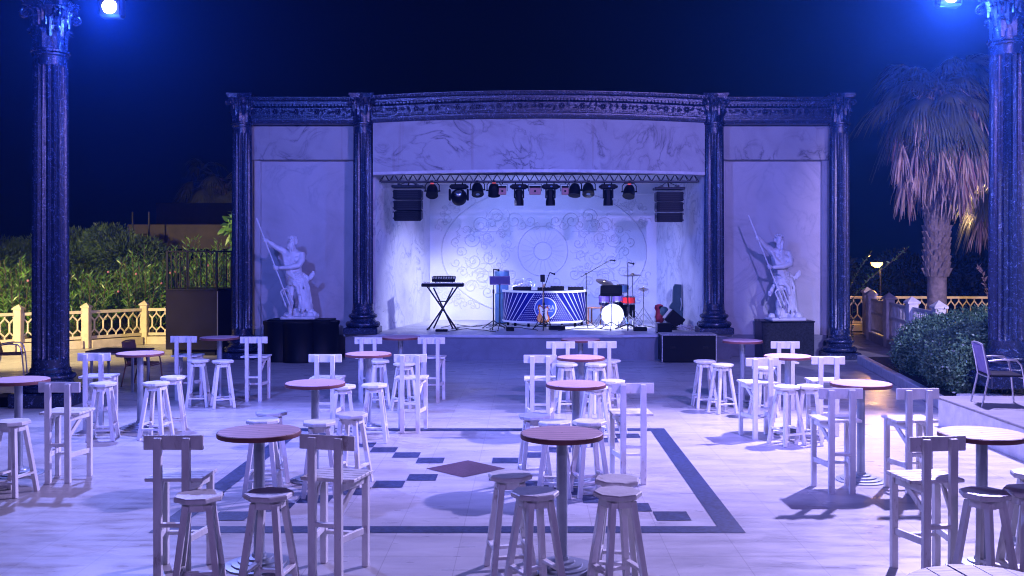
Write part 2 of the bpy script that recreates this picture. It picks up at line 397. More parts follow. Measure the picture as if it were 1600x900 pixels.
# ------------------------------------------------------------------ ground, floor, inlay
MB().quad((-160,-20,-.03),(160,-20,-.03),(160,300,-.03),(-160,300,-.03)).build('ground', M_soil)['kind']='structure'
MB().quad((-15,-4,0),(11.5,-4,0),(11.5,31.5,0),(-15,31.5,0)).build('terrace_floor', M_floor)['kind']='structure'
ic = Vector((-.74, 11.83)); H = 2.73; sw = .22
b = MB(); z = .004
def rect(b, x0,y0,x1,y1,z=.004): b.quad((x0,y0,z),(x1,y0,z),(x1,y1,z),(x0,y1,z))
rect(b, ic.x-H, ic.y-H, ic.x+H, ic.y-H+sw); rect(b, ic.x-H, ic.y+H-sw, ic.x+H, ic.y+H)
rect(b, ic.x-H, ic.y-H+sw, ic.x-H+sw, ic.y+H-sw); rect(b, ic.x+H-sw, ic.y-H+sw, ic.x+H, ic.y+H-sw)
for sx_ in (-1,1):
    for sy_ in (-1,1):
        for k in range(1,7):
            cx_ = ic.x+sx_*(.13+.335*k); cy_ = ic.y+sy_*(.13+.335*k)
            if abs(cx_-ic.x)+.17 < H-sw: rect(b, cx_-.165, cy_-.165, cx_+.165, cy_+.165)
b.build('floor_inlay', M_inlay)['kind']='structure'
b = MB(); q=.47
b.quad((ic.x-q,ic.y,.004),(ic.x,ic.y-q,.004),(ic.x+q,ic.y,.004),(ic.x,ic.y+q,.004)); b.build('floor_inlay', M_diamond)['kind']='structure'

# raised platform at the right, planter kerb and bed
b=MB(); b.box((10.1,9.6,.2),(8.0,10.4,.4)); p=b.build('raised_platform', M_ledge); p['kind']='structure'
b=MB(); b.box((10.09,9.6,.422),(8.06,10.44,.035),ch=.008); p=b.build('platform_paving', M_pave); p['kind']='structure'
b=MB()
K0=Vector((7.75,23.2,0)); K1=Vector((6.75,15.9,0)); K2=Vector((6.75,14.84,0))
b.bar(K0+Vector((0,0,.10)),K1+Vector((0,0,.10)),.16,.20,ch=.015)
b.box((7.6,15.86,.16),(1.5,.16,.32),ch=.012)
p=b.build('planter_kerb', M_ledge); p['kind']='structure'
b=MB(); b.prism([(6.85,15.95),(12,15.95),(12,23.2),(7.85,23.2)],.0,.16); b.build('planter_soil', M_soil)['kind']='structure'

# ------------------------------------------------------------------ columns
def fluted(prof, n=20, depth=.13, seg=120):
    def rf(a, z):
        u = (a*n/(2*math.pi))%1.0; d=abs(u-.5)*2       # 0 centre of flute, 1 fillet
        return 1-depth*max(0.0,1-(d/.78)**2)
    return rf
def leaf(b, M, h, w, curl):                             # acanthus leaf standing on the bell
    n=7; vs=[]; fs=[]
    for i in range(n):
        t=i/(n-1); zz=h*math.sin(min(1,t*1.15)*math.pi/2); 
        out=.02+curl*t**3; ww=w*(.55+.75*math.sin(t*math.pi))*(1-.55*t)
        if i%2: ww*=.72
        if t>.85: zz-=h*.12
        vs += [(-ww,out*.8,zz),(0,out+.022,zz),(ww,out*.8,zz),(0,out-.018,zz)]
    for i in range(n-1):
        for j in range(4): fs.append((i*4+j,i*4+(j+1)%4,(i+1)*4+(j+1)%4,(i+1)*4+j))
    fs.append((0,1,2,3)); k=(n-1)*4; fs.append((k+3,k+2,k+1,k))
    b.add(vs,fs,M)
def capital_mb(r, h, z0, fine=True):
    b=MB(); N=24 if fine else 16
    b.lathe([(r*1.0,z0),(r*1.16,z0+.02),(r*1.16,z0+.055),(r*.98,z0+.07),(r*.96,z0+h*.45),(r*1.06,z0+h*.7),(r*1.25,z0+h*.86)],N)
    for k in range(8):
        a=2*math.pi*k/8
        leaf(b, Matrix.Rotation(a,4,'Z')@Matrix.Translation((0,r*.93,z0+.07)), h*.36, r*.30, r*.34)
        leaf(b, Matrix.Rotation(a+math.pi/8,4,'Z')@Matrix.Translation((0,r*.93,z0+h*.30)), h*.38, r*.30, r*.42)
        leaf(b, Matrix.Rotation(a,4,'Z')@Matrix.Translation((0,r*.98,z0+h*.58)), h*.27, r*.16, r*.35)
        leaf(b, Matrix.Rotation(a+.2,4,'Z')@Matrix.Translation((0,r*.98,z0+h*.5)), h*.3, r*.13, r*.5)
        leaf(b, Matrix.Rotation(a-.2,4,'Z')@Matrix.Translation((0,r*.98,z0+h*.5)), h*.3, r*.13, r*.5)
    for k in range(4):                                   # corner volutes
        a=math.pi/4+math.pi/2*k; M=Matrix.Rotation(a,4,'Z')
        for s_ in (-1,1):
            pts=[]; 
            for i in range(22):
                t=i/21; ang=math.pi*.5+t*math.pi*3.4; rr=r*.30*(1-t*.82)
                pts.append((r*1.52-rr*math.cos(ang)*1.0, s_*r*.10, z0+h*.70+rr*math.sin(ang)))
            pts=[(r*1.0,s_*r*.28,z0+h*.58),(r*1.2,s_*r*.2,z0+h*.85)]+pts
            b.tube(pts,[r*.07]*2+[r*.07*(1-.5*i/21) for i in range(22)],6,M=M)
        leaf(b, Matrix.Rotation(a-math.pi/2,4,'Z')@Matrix.Translation((0,r*1.0,z0+h*.42)), h*.3, r*.2, r*.55)
    # abacus with concave sides
    def ab(z_0,z_1,s_):
        poly=[]
        for k in range(4):
            a=math.pi/4+math.pi/2*k; a2=a+math.pi/2
            c=Vector((math.cos(a),math.sin(a)))*r*1.78*s_; d=Vector((math.cos(a2),math.sin(a2)))*r*1.78*s_
            for t in (0.04,.2,.35,.5,.65,.8,.96):
                p=c.lerp(d,t); m_=1-.16*math.sin(t*math.pi); poly.append((p.x*m_,p.y*m_))
        b.prism(poly,z_0,z_1)
    ab(z0+h*.86,z0+h*.93,1.0); ab(z0+h*.932,z0+h,1.08)
    for k in range(4):                                   # fleuron in the middle of each side
        M=Matrix.Rotation(math.pi/2*k,4,'Z')@Matrix.Translation((0,-r*1.18,z0+h*.92))
        b.ball((0,0,0),(r*.09,r*.12,r*.09),M,8,6)
        for j in range(7):
            a=2*math.pi*j/7; b.ball((math.cos(a)*r*.17,0,math.sin(a)*r*.17),(r*.075,r*.07,r*.075),M,6,5)
    return b
def shaft_mb(r, z0, z1, n=20, seg=120):
    b=MB(); rf=fluted(None,n)
    prof=[]; 
    b.lathe([(r*1.10,z0),(r*1.10,z0+.05),(r*1.02,z0+.075),(r,z0+.16),(r,z0+.22)],32)
    zs=[z0+.22,z0+.25]+[z0+.25+(z1-z0-.5)*k/6 for k in range(1,7)]+[z1-.2]
    full=[]
    for i,zz in enumerate(zs):
        t=(zz-z0)/(z1-z0); full.append((r*(1-.07*t**1.6),zz))
    fl=lambda a,z: rf(a,z) if zs[0]+.01<z<zs[-1]-.01 else 1
    b.lathe(full,seg,rf=fl)
    b.lathe([(r*.93,z1-.2),(r*.93,z1-.05),(r*1.0,z1-.03),(r*1.0,z1)],32)
    return b
def base_mb(r, z0, h, plinth):
    b=MB(); t=h-plinth; z=z0+plinth
    b.box((0,0,z0+plinth/2),(r*3.3,r*3.3,plinth),ch=.02)
    prof=[(r*1.55,z)]
    for k in range(7):
        a=-math.pi/2+math.pi*k/6; prof.append((r*1.42+t*.20*math.cos(a), z+t*.20+t*.20*math.sin(a)))
    prof+=[(r*1.30,z+t*.42),(r*1.20,z+t*.52),(r*1.22,z+t*.62)]
    for k in range(7):
        a=-math.pi/2+math.pi*k/6; prof.append((r*1.22+t*.14*math.cos(a), z+t*.78+t*.14*math.sin(a)))
    prof+=[(r*1.1,z+t)]
    b.lathe(prof,40)
    return b
def front_column(X,Y,z0,ztop,zcap,r,base_h,label):
    e_=empty('column',(X,Y,0),0,label,'column','tall columns beside the dance floor')
    shaft_mb(r,z0+base_h,zcap).build('shaft',M_granite,e_,35)
    capital_mb(r*.93,ztop-zcap,zcap).build('capital',M_granite,e_,40)
    base_mb(r,z0,base_h,base_h*.42).build('column_base',M_granite,e_,35)
    return e_
front_column(px(79,16.9),16.9,0,6.84,5.93,.295,.56,'tall blue-black fluted column rising left of the tables, its plinth on the floor')
front_column(px(1575,16.0),16.0,.44,6.80,5.93,.295,.52,'tall blue-black fluted column on the raised platform beside the metal armchair')

# ------------------------------------------------------------------ stage building
SB = empty('stage_building',(0,24.5,0),0,'open-air stage building with dark columns, marble bays and arched dark entablature','stage')
def sb(b,name,m,parent=None,smooth=None):                # built in world coordinates, parented to the building
    off=Vector((0,24.5,0)); b.v=[tuple(Vector(p)-off) for p in b.v]
    return b.build(name,m,parent or SB,smooth)
SF=.61; YF=24.0
# platform
b=MB()
plan=[(-4.45,24.25),(-3.2,24.05),(-1.4,23.92),(.3,23.88),(2.0,23.92),(3.6,24.05),(4.95,24.25),(4.95,24.9),(4.3,24.95),(3.95,29.6),(-3.05,29.6),(-3.75,24.95),(-4.45,24.9)]
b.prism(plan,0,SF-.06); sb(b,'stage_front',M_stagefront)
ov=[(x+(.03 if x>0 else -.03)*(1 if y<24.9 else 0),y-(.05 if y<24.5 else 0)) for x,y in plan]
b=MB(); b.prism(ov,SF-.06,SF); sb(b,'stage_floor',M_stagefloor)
# back wall, side walls, ceiling, fascia
xl,xr=px(672,29.3),px(1026,29.3); XL,XR=px(586,24.6),px(1098,24.6); CE=4.60
b=MB(); b.box(((xl+xr)/2,29.42,2.6),(xr-xl+.6,.2,4.2)); bw=sb(b,'back_wall',M_backwall)
b=MB(); b.box(((xl+xr)/2,29.25,4.46),(xr-xl+.1,.14,.34)); b.box(((xl+xr)/2,29.23,4.31),(xr-xl+.1,.19,.05)); sb(b,'cornice_beam',M_backwall)
b=MB(); b.prism([(XL,24.62),(xl,29.32),(xl-.6,29.6),(XL-.45,24.62)],SF-.02,CE+.02); sb(b,'side_wall',M_sidewall)
b=MB(); b.prism([(XR,24.62),(XR+.45,24.62),(xr+.6,29.6),(xr,29.32)],SF-.02,CE+.02); sb(b,'side_wall',M_sidewall)
b=MB(); b.prism([(XL-.4,24.64),(XR+.4,24.64),(xr+.6,29.7),(xl-.6,29.7)],CE,CE+.2); sb(b,'ceiling',M_backwall)
xm=(XL+XR)/2
def arch(x, rise): return rise*(1-((x-xm)/((XR-XL)/2+.3))**2)
b=MB(); n=24; x0,x1=px(583,24.35),px(1101,24.35)
for i in range(n):
    a=x0+(x1-x0)*i/n; c=x0+(x1-x0)*(i+1)/n
    za,zc=4.50+arch(a,.08),4.50+arch(c,.08); ta,tcz=5.74+arch(a,.12),5.74+arch(c,.12)
    vs=[(a,24.35,za),(c,24.35,zc),(c,24.35,tcz),(a,24.35,ta),(a,24.62,za),(c,24.62,zc),(c,24.62,tcz),(a,24.62,ta)]
    b.add(vs,[(0,1,2,3),(0,4,5,1),(4,7,6,5)])
b.prism([(x0-.005,24.35),(x0,24.35),(x0,24.62),(x0-.005,24.62)],4.5,5.74); b.prism([(x1,24.35),(x1+.005,24.35),(x1+.005,24.62),(x1,24.62)],4.5,5.74)
fa=sb(b,'fascia',M_fascia)
b=MB()                                                   # moulding under the fascia
for i in range(n):
    a=x0+(x1-x0)*i/n; c=x0+(x1-x0)*(i+1)/n
    za,zc=4.47+arch(a,.08),4.47+arch(c,.08)
    vs=[(x,y,zz+dz) for (x,zz) in ((a,za),(c,zc)) for y in (24.30,24.60) for dz in (0,.07)]
    b.add(vs,[(0,4,5,1),(0,2,6,4),(1,5,7,3),(2,3,7,6)])
sb(b,'fascia_moulding',M_ledge)
# side bays
for (a_,c_,nm) in ((397,553,'l'),(1132,1294,'r')):
    X0,X1=px(a_,24.7),px(c_,24.7)
    b=MB(); b.box(((X0+X1)/2,25.0,2.9),(X1-X0+.5,.2,5.7)); wl_=sb(b,'bay_wall',M_bay)
    b=MB(); zt=pz(250,24.7)
    b.box(((X0+X1)/2,24.80,(zt+5.74)/2),(X1-X0+.4,.2,5.74-zt),ch=.02)
    sb(b,'bay_lintel',M_fascia)
    for xf,wf,yf in (((X0+.05,.16,24.85),(X1+.03,.1,24.86)) if nm=='l' else ((X1-.03,.18,24.85),(X0,.1,24.86))):
        b=MB(); b.box((xf,yf,(zt+.5)/2),(wf,.1,zt-.5),ch=.01); sb(b,'bay_frame',M_bay)
    b=MB(); b.box(((X0+X1)/2,24.83,.27),(X1-X0+.4,.14,.54),ch=.01); sb(b,'bay_skirting',M_stagefront)
# columns of the facade
for xx in (378,567,1116,1312):
    Xc=px(xx,24.4); r=.25; zb=SF if xx in (567,1116) else 0
    c_=MB(); c_=shaft_mb(r,zb+.5,5.70,16,96); c_.v=[(x+Xc,y+24.42,z_) for x,y,z_ in c_.v]; sh=sb(c_,'column',M_granite,None,35)
    c_=capital_mb(r*.95,.76,5.70,False); c_.v=[(x+Xc,y+24.42,z_) for x,y,z_ in c_.v]; sb(c_,'capital',M_granite,sh,40)
    c_=base_mb(r,zb,.5,.16); c_.v=[(x+Xc,y+24.42,z_) for x,y,z_ in c_.v]; sb(c_,'column_base',M_granite,sh,35)
# entablature: swept profile with carved frieze
def entab(xa,xb,rise,n,z0,z1):
    b=MB(); h=z1-z0
    prof=[(24.36,0),(24.33,.10),(24.33,.20),(24.29,.22),(24.29,.30),(24.38,.33),(24.38,.62),(24.33,.65),(24.30,.70),(24.22,.74),(24.22,.84),(24.15,.88),(24.13,.97),(24.13,1.0),(24.75,1.0),(24.75,0)]
    m=len(prof)
    for i in range(n+1):
        x=xa+(xb-xa)*i/n; dz=arch(x,rise) if rise else 0
        b.v += [(x,y,z0+dz+t*h) for y,t in prof]
    for i in range(n):
        for j in range(m): b.f.append((i*m+j,i*m+(j+1)%m,(i+1)*m+(j+1)%m,(i+1)*m+j))
    b.f.append(tuple(range(m-1,-1,-1))); b.f.append(tuple(n*m+j for j in range(m)))
    o=b; r_=random.Random(int(xa*100)+5)
    x=xa+.06; k=0
    while x<xb-.05:
        dz=arch(x,rise) if rise else 0; zc=z0+dz+h*.475
        if k%3==0:                                       # rosette
            o.ball((x,24.375,zc),(.035,.03,.035),None,6,5)
            for j in range(6):
                a=j*math.pi/3; o.ball((x+.055*math.cos(a),24.378,zc+.055*math.sin(a)),(.03,.025,.03),None,6,4)
        else:                                            # scrolls of leaves
            for j in range(7):
                a=r_.uniform(0,6.28); rr=r_.uniform(.01,.075)
                o.ball((x+rr*math.cos(a),24.378,zc+rr*math.sin(a)),(r_.uniform(.014,.04),.03,r_.uniform(.014,.04)),None,6,4)
        o.box((x,24.225,z0+dz+h*.69),(.06,.05,.045)); o.box((x+.085,24.225,z0+dz+h*.69),(.06,.05,.045))
        for j in range(3): o.ball((x+.06*j,24.285,z0+dz+h*.27),(.02,.018,.026),None,6,4)
        for j in range(2): o.ball((x+.09*j,24.13,z0+dz+h*.93),(.03,.02,.032),None,6,4)
        x+=.17; k+=1
    en=sb(b,'entablature',M_granite,None,32)
entab(px(392,24.3),px(556,24.3),0,2,5.74,6.36)
entab(px(1128,24.3),px(1300,24.3),0,2,5.74,6.36)
entab(px(580,24.3),px(1104,24.3),.14,28,5.74,6.38)
# solid mass behind the bays
b=MB(); b.box((-5.6,27.3,2.85),(2.7,4.4,5.7)); b.box((6.2,27.3,2.85),(2.6,4.4,5.7)); sb(b,'rear_mass',M_dark)
b=MB(); b.box((.3,27.2,5.45),(14.4,4.8,.5)); b.box((.3,30.0,2.9),(9.0,.4,5.6)); sb(b,'roof_slab',M_dark)
# low relief carved into the back wall
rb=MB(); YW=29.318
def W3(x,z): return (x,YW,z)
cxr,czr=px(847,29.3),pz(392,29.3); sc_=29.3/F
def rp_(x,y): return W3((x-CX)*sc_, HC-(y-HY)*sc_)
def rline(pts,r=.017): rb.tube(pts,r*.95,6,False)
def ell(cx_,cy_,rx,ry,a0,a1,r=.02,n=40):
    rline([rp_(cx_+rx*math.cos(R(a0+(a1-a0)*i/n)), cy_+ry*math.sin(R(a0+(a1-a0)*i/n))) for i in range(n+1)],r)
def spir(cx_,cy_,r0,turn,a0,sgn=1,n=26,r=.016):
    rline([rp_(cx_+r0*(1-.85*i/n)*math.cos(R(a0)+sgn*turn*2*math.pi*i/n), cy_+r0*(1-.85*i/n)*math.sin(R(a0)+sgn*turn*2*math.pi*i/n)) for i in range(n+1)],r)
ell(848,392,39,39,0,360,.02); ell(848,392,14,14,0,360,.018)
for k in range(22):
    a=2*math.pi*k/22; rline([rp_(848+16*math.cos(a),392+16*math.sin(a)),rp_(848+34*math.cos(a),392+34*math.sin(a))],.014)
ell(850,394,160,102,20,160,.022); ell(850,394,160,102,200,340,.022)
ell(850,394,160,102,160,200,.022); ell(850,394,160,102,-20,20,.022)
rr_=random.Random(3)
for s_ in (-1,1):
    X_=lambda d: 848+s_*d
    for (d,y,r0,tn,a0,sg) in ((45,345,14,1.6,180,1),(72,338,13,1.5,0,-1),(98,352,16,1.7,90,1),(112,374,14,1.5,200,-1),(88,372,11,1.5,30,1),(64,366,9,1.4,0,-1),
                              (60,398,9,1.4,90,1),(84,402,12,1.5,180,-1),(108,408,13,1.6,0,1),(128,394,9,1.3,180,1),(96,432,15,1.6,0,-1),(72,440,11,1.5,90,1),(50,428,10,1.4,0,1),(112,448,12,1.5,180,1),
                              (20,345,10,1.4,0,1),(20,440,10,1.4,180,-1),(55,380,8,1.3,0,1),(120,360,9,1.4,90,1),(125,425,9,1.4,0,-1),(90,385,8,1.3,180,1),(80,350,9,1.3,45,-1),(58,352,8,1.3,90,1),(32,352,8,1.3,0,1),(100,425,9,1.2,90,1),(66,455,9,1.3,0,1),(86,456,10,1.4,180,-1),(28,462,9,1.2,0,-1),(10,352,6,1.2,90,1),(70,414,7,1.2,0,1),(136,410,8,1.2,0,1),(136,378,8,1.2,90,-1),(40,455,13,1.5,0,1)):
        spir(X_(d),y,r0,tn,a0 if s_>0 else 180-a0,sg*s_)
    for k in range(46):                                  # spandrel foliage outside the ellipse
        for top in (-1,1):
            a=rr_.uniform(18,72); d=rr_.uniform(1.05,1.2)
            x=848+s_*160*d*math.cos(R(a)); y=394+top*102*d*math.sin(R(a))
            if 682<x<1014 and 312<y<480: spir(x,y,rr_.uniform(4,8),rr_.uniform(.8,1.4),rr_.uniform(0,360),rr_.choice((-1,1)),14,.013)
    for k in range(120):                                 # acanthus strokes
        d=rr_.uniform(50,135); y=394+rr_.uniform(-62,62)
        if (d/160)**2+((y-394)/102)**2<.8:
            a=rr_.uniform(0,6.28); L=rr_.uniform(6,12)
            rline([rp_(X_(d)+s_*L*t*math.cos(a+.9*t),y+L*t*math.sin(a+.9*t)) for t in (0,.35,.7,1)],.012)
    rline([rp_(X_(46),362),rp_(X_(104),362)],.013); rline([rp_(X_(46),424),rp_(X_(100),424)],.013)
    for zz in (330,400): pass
sb(rb,'relief',mat('shaded_relief_plaster',(.60,.60,.63),.75,var=.06),bw,60)  # slightly darker plaster stands in for shade along the carved lines

# ------------------------------------------------------------------ balustrades
def panel_mb(A,B,z0,h):
    b=MB(); A=Vector(A); B=Vector(B); d=B-A; L=d.length; u=d/L; nrm=Vector((-u.y,u.x,0))
    P=lambda s,z: Vector((A.x+u.x*s,A.y+u.y*s,z))
    b.bar(P(0,z0+h-.04),P(L,z0+h-.04),.09,.08); b.bar(P(0,z0+.05),P(L,z0+.05),.08,.08)
    k=max(3,round(L/.24)); w=L/k; za,zb=z0+.09,z0+h-.08; hh=zb-za
    z1,z2,z3,z4=za+hh*.10,za+hh*.30,za+hh*.68,za+hh*.90
    for i in range(k):
        c=(i+.5)*w
        b.bar(P(c,z2),P(c,z3),.036,.04)
        for s_ in (-1,1):
            b.bar(P(c,z3),P(c+s_*w/2,z4),.032,.038); b.bar(P(c,z2),P(c+s_*w/2,z1),.032,.038)
    for i in range(k+1):
        c=min(max(i*w,.02),L-.02)
        b.bar(P(c,z4),P(c,zb+.01),.034,.04); b.bar(P(c,z1),P(c,za-.01),.034,.04)
    return b
def balustrade(name,pts,label,m,h=.82,base=.22,gap_post=True,group=None):
    e_=empty(name,(pts[0][0],pts[0][1],0),0,label,'balustrade',group)
    off=Vector((pts[0][0],pts[0][1],0))
    def put(b,nm,mm,par=e_,sm=None):
        b.v=[tuple(Vector(v)-off) for v in b.v]; return b.build(nm,mm,par,sm)
    for i,(x,y) in enumerate(pts):
        b=MB(); b.box((x,y,(base+h+.06)/2),(.20,.20,base+h+.06),ch=.012)
        b.box((x,y,base+h+.08),(.25,.25,.04),ch=.008)
        t=base+h+.10; b.add([(x-.12,y-.12,t),(x+.12,y-.12,t),(x+.12,y+.12,t),(x-.12,y+.12,t),(x,y,t+.10)],[(0,1,4),(1,2,4),(2,3,4),(3,0,4)])
        put(b,'post',m)
        if i+1<len(pts):
            x2,y2=pts[i+1]; d=Vector((x2-x,y2-y,0)); L=d.length; u=d/L
            A=Vector((x,y,0))+u*.1; B=Vector((x2,y2,0))-u*.1
            b=panel_mb(A,B,base+.02,h-.04); put(b,'lattice_panel',m)
            b=MB(); b.bar(Vector((A.x,A.y,base/2)),Vector((B.x,B.y,base/2)),.24,base,ch=.01); put(b,'base_wall',m)
    return e_
balustrade('balustrade',[(-15.6,24.1),(-14.5,25.0),(-13.3,26.0),(-11.95,26.95),(-10.86,28.2),(-9.0,28.3),(-7.4,28.4)],'cream concrete balustrade with honeycomb lattice panels along the left terrace edge',M_cream)
balustrade('balustrade',[(9.4,33.0),(11.4,33.0),(13.4,33.0),(15.4,33.0),(17.4,33.0)],'cream honeycomb balustrade behind the palm trunk at the right',M_cream,.95,.22)

# white slat fence running back at the right
def slat_fence(pts,hts,label):
    e_=empty('slat_fence',(pts[0][0],pts[0][1],0),0,label,'fence'); off=Vector((pts[0][0],pts[0][1],0))
    def put(b,nm,mm): b.v=[tuple(Vector(v)-off) for v in b.v]; return b.build(nm,mm,e_)
    for i,(x,y) in enumerate(pts):
        b=MB(); b.box((x,y,.66),(.24,.24,1.32),ch=.012); b.box((x,y,1.34),(.32,.32,.05),ch=.008)
        b.add([(x-.16,y-.16,1.365),(x+.16,y-.16,1.365),(x+.16,y+.16,1.365),(x-.16,y+.16,1.365),(x,y,1.50)],[(0,1,4),(1,2,4),(2,3,4),(3,0,4)])
        put(b,'post',M_fence)
        if i+1<len(pts):
            A=Vector((x,y,0)); B=Vector((*pts[i+1],0)); d=B-A; L=d.length; u=d/L; b=MB()
            for z_ in (.32,.82,1.2): b.bar(A+u*.12+Vector((0,0,z_)),B-u*.12+Vector((0,0,z_)),.06,.07)
            k=int(L/.15)
            for j in range(1,k):
                p=A+u*(L*j/k); b.bar(p+Vector((0,0,.34)),p+Vector((0,0,.8)),.035,.05,up=u); b.bar(p+Vector((0,0,.84)),p+Vector((0,0,1.18)),.035,.05,up=u)
            put(b,'slat_panel',M_fence)
            b=MB(); b.bar(A+u*.12+Vector((0,0,.12)),B-u*.12+Vector((0,0,.12)),.2,.24); put(b,'base_wall',M_ledge)
slat_fence([(10.9,32.0),(px(1361,29.6),29.6),(px(1389,27.2),27.2),(px(1425,24.8),24.8),(px(1467,22.6),22.6)],None,'white slatted garden fence with capped posts running back behind the hedge')

# ------------------------------------------------------------------ planting
def leaves_obj(name, m, P, D, L, Wd, parent=None, loc=None, seed=1, bend=.0):
    g=np.random.default_rng(seed); n=len(P)
    D=D/np.linalg.norm(D,axis=1,keepdims=True)
    A=g.normal(size=(n,3)); S=np.cross(D,A); S/=np.linalg.norm(S,axis=1,keepdims=True)
    N_=np.cross(S,D)
    Ls=(L*g.uniform(.6,1.25,n))[:,None]; Ws=(Wd*g.uniform(.7,1.2,n))[:,None]
    v=np.empty((n,4,3)); v[:,0]=P; v[:,1]=P+D*Ls*.5+S*Ws*.5+N_*Ls*.06; v[:,2]=P+D*Ls-N_*Ls*bend; v[:,3]=P+D*Ls*.5-S*Ws*.5+N_*Ls*.06
    me=bpy.data.meshes.new(name); me.vertices.add(n*4); me.vertices.foreach_set('co',v.reshape(-1))
    me.loops.add(n*4); me.loops.foreach_set('vertex_index',np.arange(n*4,dtype=np.int32))
    me.polygons.add(n); me.polygons.foreach_set('loop_start',np.arange(0,n*4,4,dtype=np.int32)); me.polygons.foreach_set('loop_total',np.full(n,4,dtype=np.int32))
    me.update(calc_edges=True); me.materials.append(m)
    o=bpy.data.objects.new(name,me); COL.objects.link(o)
    if parent is not None: o.parent=parent
    if loc is not None: o.location=loc
    return o
def blob_points(g, blobs, n, shell=.55):
    vol=np.array([b[3]*b[4]*b[5] for b in blobs]); pr=vol/vol.sum(); k=g.choice(len(blobs),n,p=pr)
    d=g.normal(size=(n,3)); d/=np.linalg.norm(d,axis=1,keepdims=True); r=(shell+(1-shell)*g.random(n)**.6)[:,None]
    B=np.array(blobs); return B[k,:3]+d*r*B[k,3:6], d
def bush(name,label,cat,loc,blobs,n,L,Wd,m,seed,group=None,up=.6,stemh=None):
    e_=empty(name,loc,0,label,cat,group); g=np.random.default_rng(seed)
    P,d=blob_points(g,blobs,n); D=d*.8+g.normal(size=(n,3))*.5; D[:,2]+=up
    leaves_obj('foliage',m,P,D,L,Wd,e_,seed=seed)
    b=MB()
    for k in range(6):
        q=blobs[k%len(blobs)]; r_=random.Random(seed+k)
        b.tube([(q[0]*.2,q[1]*.2,0),(q[0]*.6+r_.uniform(-.1,.1),q[1]*.6,q[2]*.5),(q[0],q[1],q[2])],[.035,.025,.01],6)
    b.build('stem',M_stem,e_)
    return e_
# clipped hedge at the right: box volume, many small leaves
def hedge():
    e_=empty('hedge',(0,0,0),0,'clipped dense green hedge in the planter bed by the right column','hedge')
    g=np.random.default_rng(11); n=62000
    # footprint between the kerb line and the column; top slopes gently
    u=g.random(n); w=g.random(n); z=g.random(n)
    face=g.random(n)
    w=np.where(face<.45,g.random(n)**3*.25,w); z=np.where((face>=.45)&(face<.75),1-g.random(n)**3*.2,z); u=np.where(face>.88,1-g.random(n)**2*.1,u)
    u=np.where((face>.8)&(face<.88),g.random(n)**2*.1,u)
    Y=16.25+u*4.3
    x0=6.93+(Y-16.0)*.12+np.sin(Y*2.1)*.10+np.sin(Y*5.3+z*4)*.06
    wid=3.0
    X=x0+w*wid+.45*np.abs(2*z-.9)**3*(w<.5)+.55*np.clip((u-.82)/.18,0,1)**2
    top=1.44-.42*np.clip((u-.62)/.38,0,1)**1.6-.16*np.clip(.25-w,0,1)/.25+.10*np.sin(Y*1.3)+.07*np.sin(X*3.1+Y*2)+.05*np.sin(Y*7)
    Z=.22+z*(top-.22)
    P=np.stack([X,Y,Z],1); P+=g.normal(size=P.shape)*.05
    D=g.normal(size=(n,3)); D[:,0]-=.5*(w<.25); D[:,1]-=.3; D[:,2]+=.35
    leaves_obj('foliage',M_leafdark,P,D,.062,.034,e_,seed=4)
    b=MB()
    for k in range(16):
        yy=16.5+k*.25; xx=7.9+(yy-16)*.12
        b.tube([(xx,yy,.1),(xx+.1,yy+.05,.6),(xx-.1,yy,1.1)],[.03,.025,.012],6)
    b.build('stem',M_stem,e_)
hedge()
# oleanders behind the left balustrade
def oleander(i,x,y,h,w,label):
    e_=empty('oleander',(x,y,0),0,label,'shrub','oleander shrubs behind the left balustrade')
    g=np.random.default_rng(100+i); r_=random.Random(100+i); b=MB(); Ps=[];Ds=[]
    for k in range(int(150*w)):
        a=r_.uniform(0,6.28); rr=w*math.sqrt(r_.random()); hh=h*(1-.35*(rr/w)**2)*r_.uniform(.55,1.04)
        p0=Vector((rr*.35*math.cos(a),rr*.35*math.sin(a),0)); p1=Vector((rr*.8*math.cos(a),rr*.8*math.sin(a),hh*.6)); p2=Vector((rr*math.cos(a),rr*math.sin(a),hh))
        b.tube([p0,p1,p2],[.018,.012,.005],4,False)
        m_=44
        for j in range(m_):
            t=.22+.78*j/m_; p=p0.lerp(p1,min(1,t*1.6)) if t<.62 else p1.lerp(p2,(t-.62)/.38)
            Ps.append(p); ax=(p2-p1).normalized(); q=Vector((g.normal(),g.normal(),g.normal()*.5)); q=(q-ax*q.dot(ax)).normalized()
            Ds.append(q*.75+ax*.75)
    leaves_obj('foliage',M_leafol,np.array(Ps),np.array(Ds),.19,.036,e_,seed=i,bend=.12)
    b.build('stem',M_stem,e_)
    f=MB()
    for k in range(5):
        a=r_.uniform(3.3,6.1); rr=w*.9; f.ball((rr*math.cos(a),rr*math.sin(a),h*r_.uniform(.4,.8)),(.04,.04,.035),None,6,5)
    f.build('blossom',mat('pink_blossom_%d'%i if False else 'pink_blossom',(.5,.2,.24),.6),e_,60)
ol=[(-16.0,27.2,2.3,1.1,'tall oleander at the far left edge of the photo, behind the armchair'),
    (-14.4,28.2,2.5,1.1,'oleander just left of the tall left column, over the balustrade'),
    (-12.9,29.2,2.1,1.1,'lower oleander just right of the tall left column, over the balustrade'),
    (-11.6,30.0,2.7,1.2,'oleander above the balustrade midway between left column and dark booth'),
    (-10.3,30.6,3.1,1.2,'bright oleander rising beside the left edge of the dark railed booth'),
    (-8.9,30.4,3.3,1.2,'tallest oleander behind the railing of the dark booth'),
    (-7.9,29.9,3.2,.9,'narrow oleander between the booth railing and the stage column')]
for i,a in enumerate(ol): oleander(i,*a)
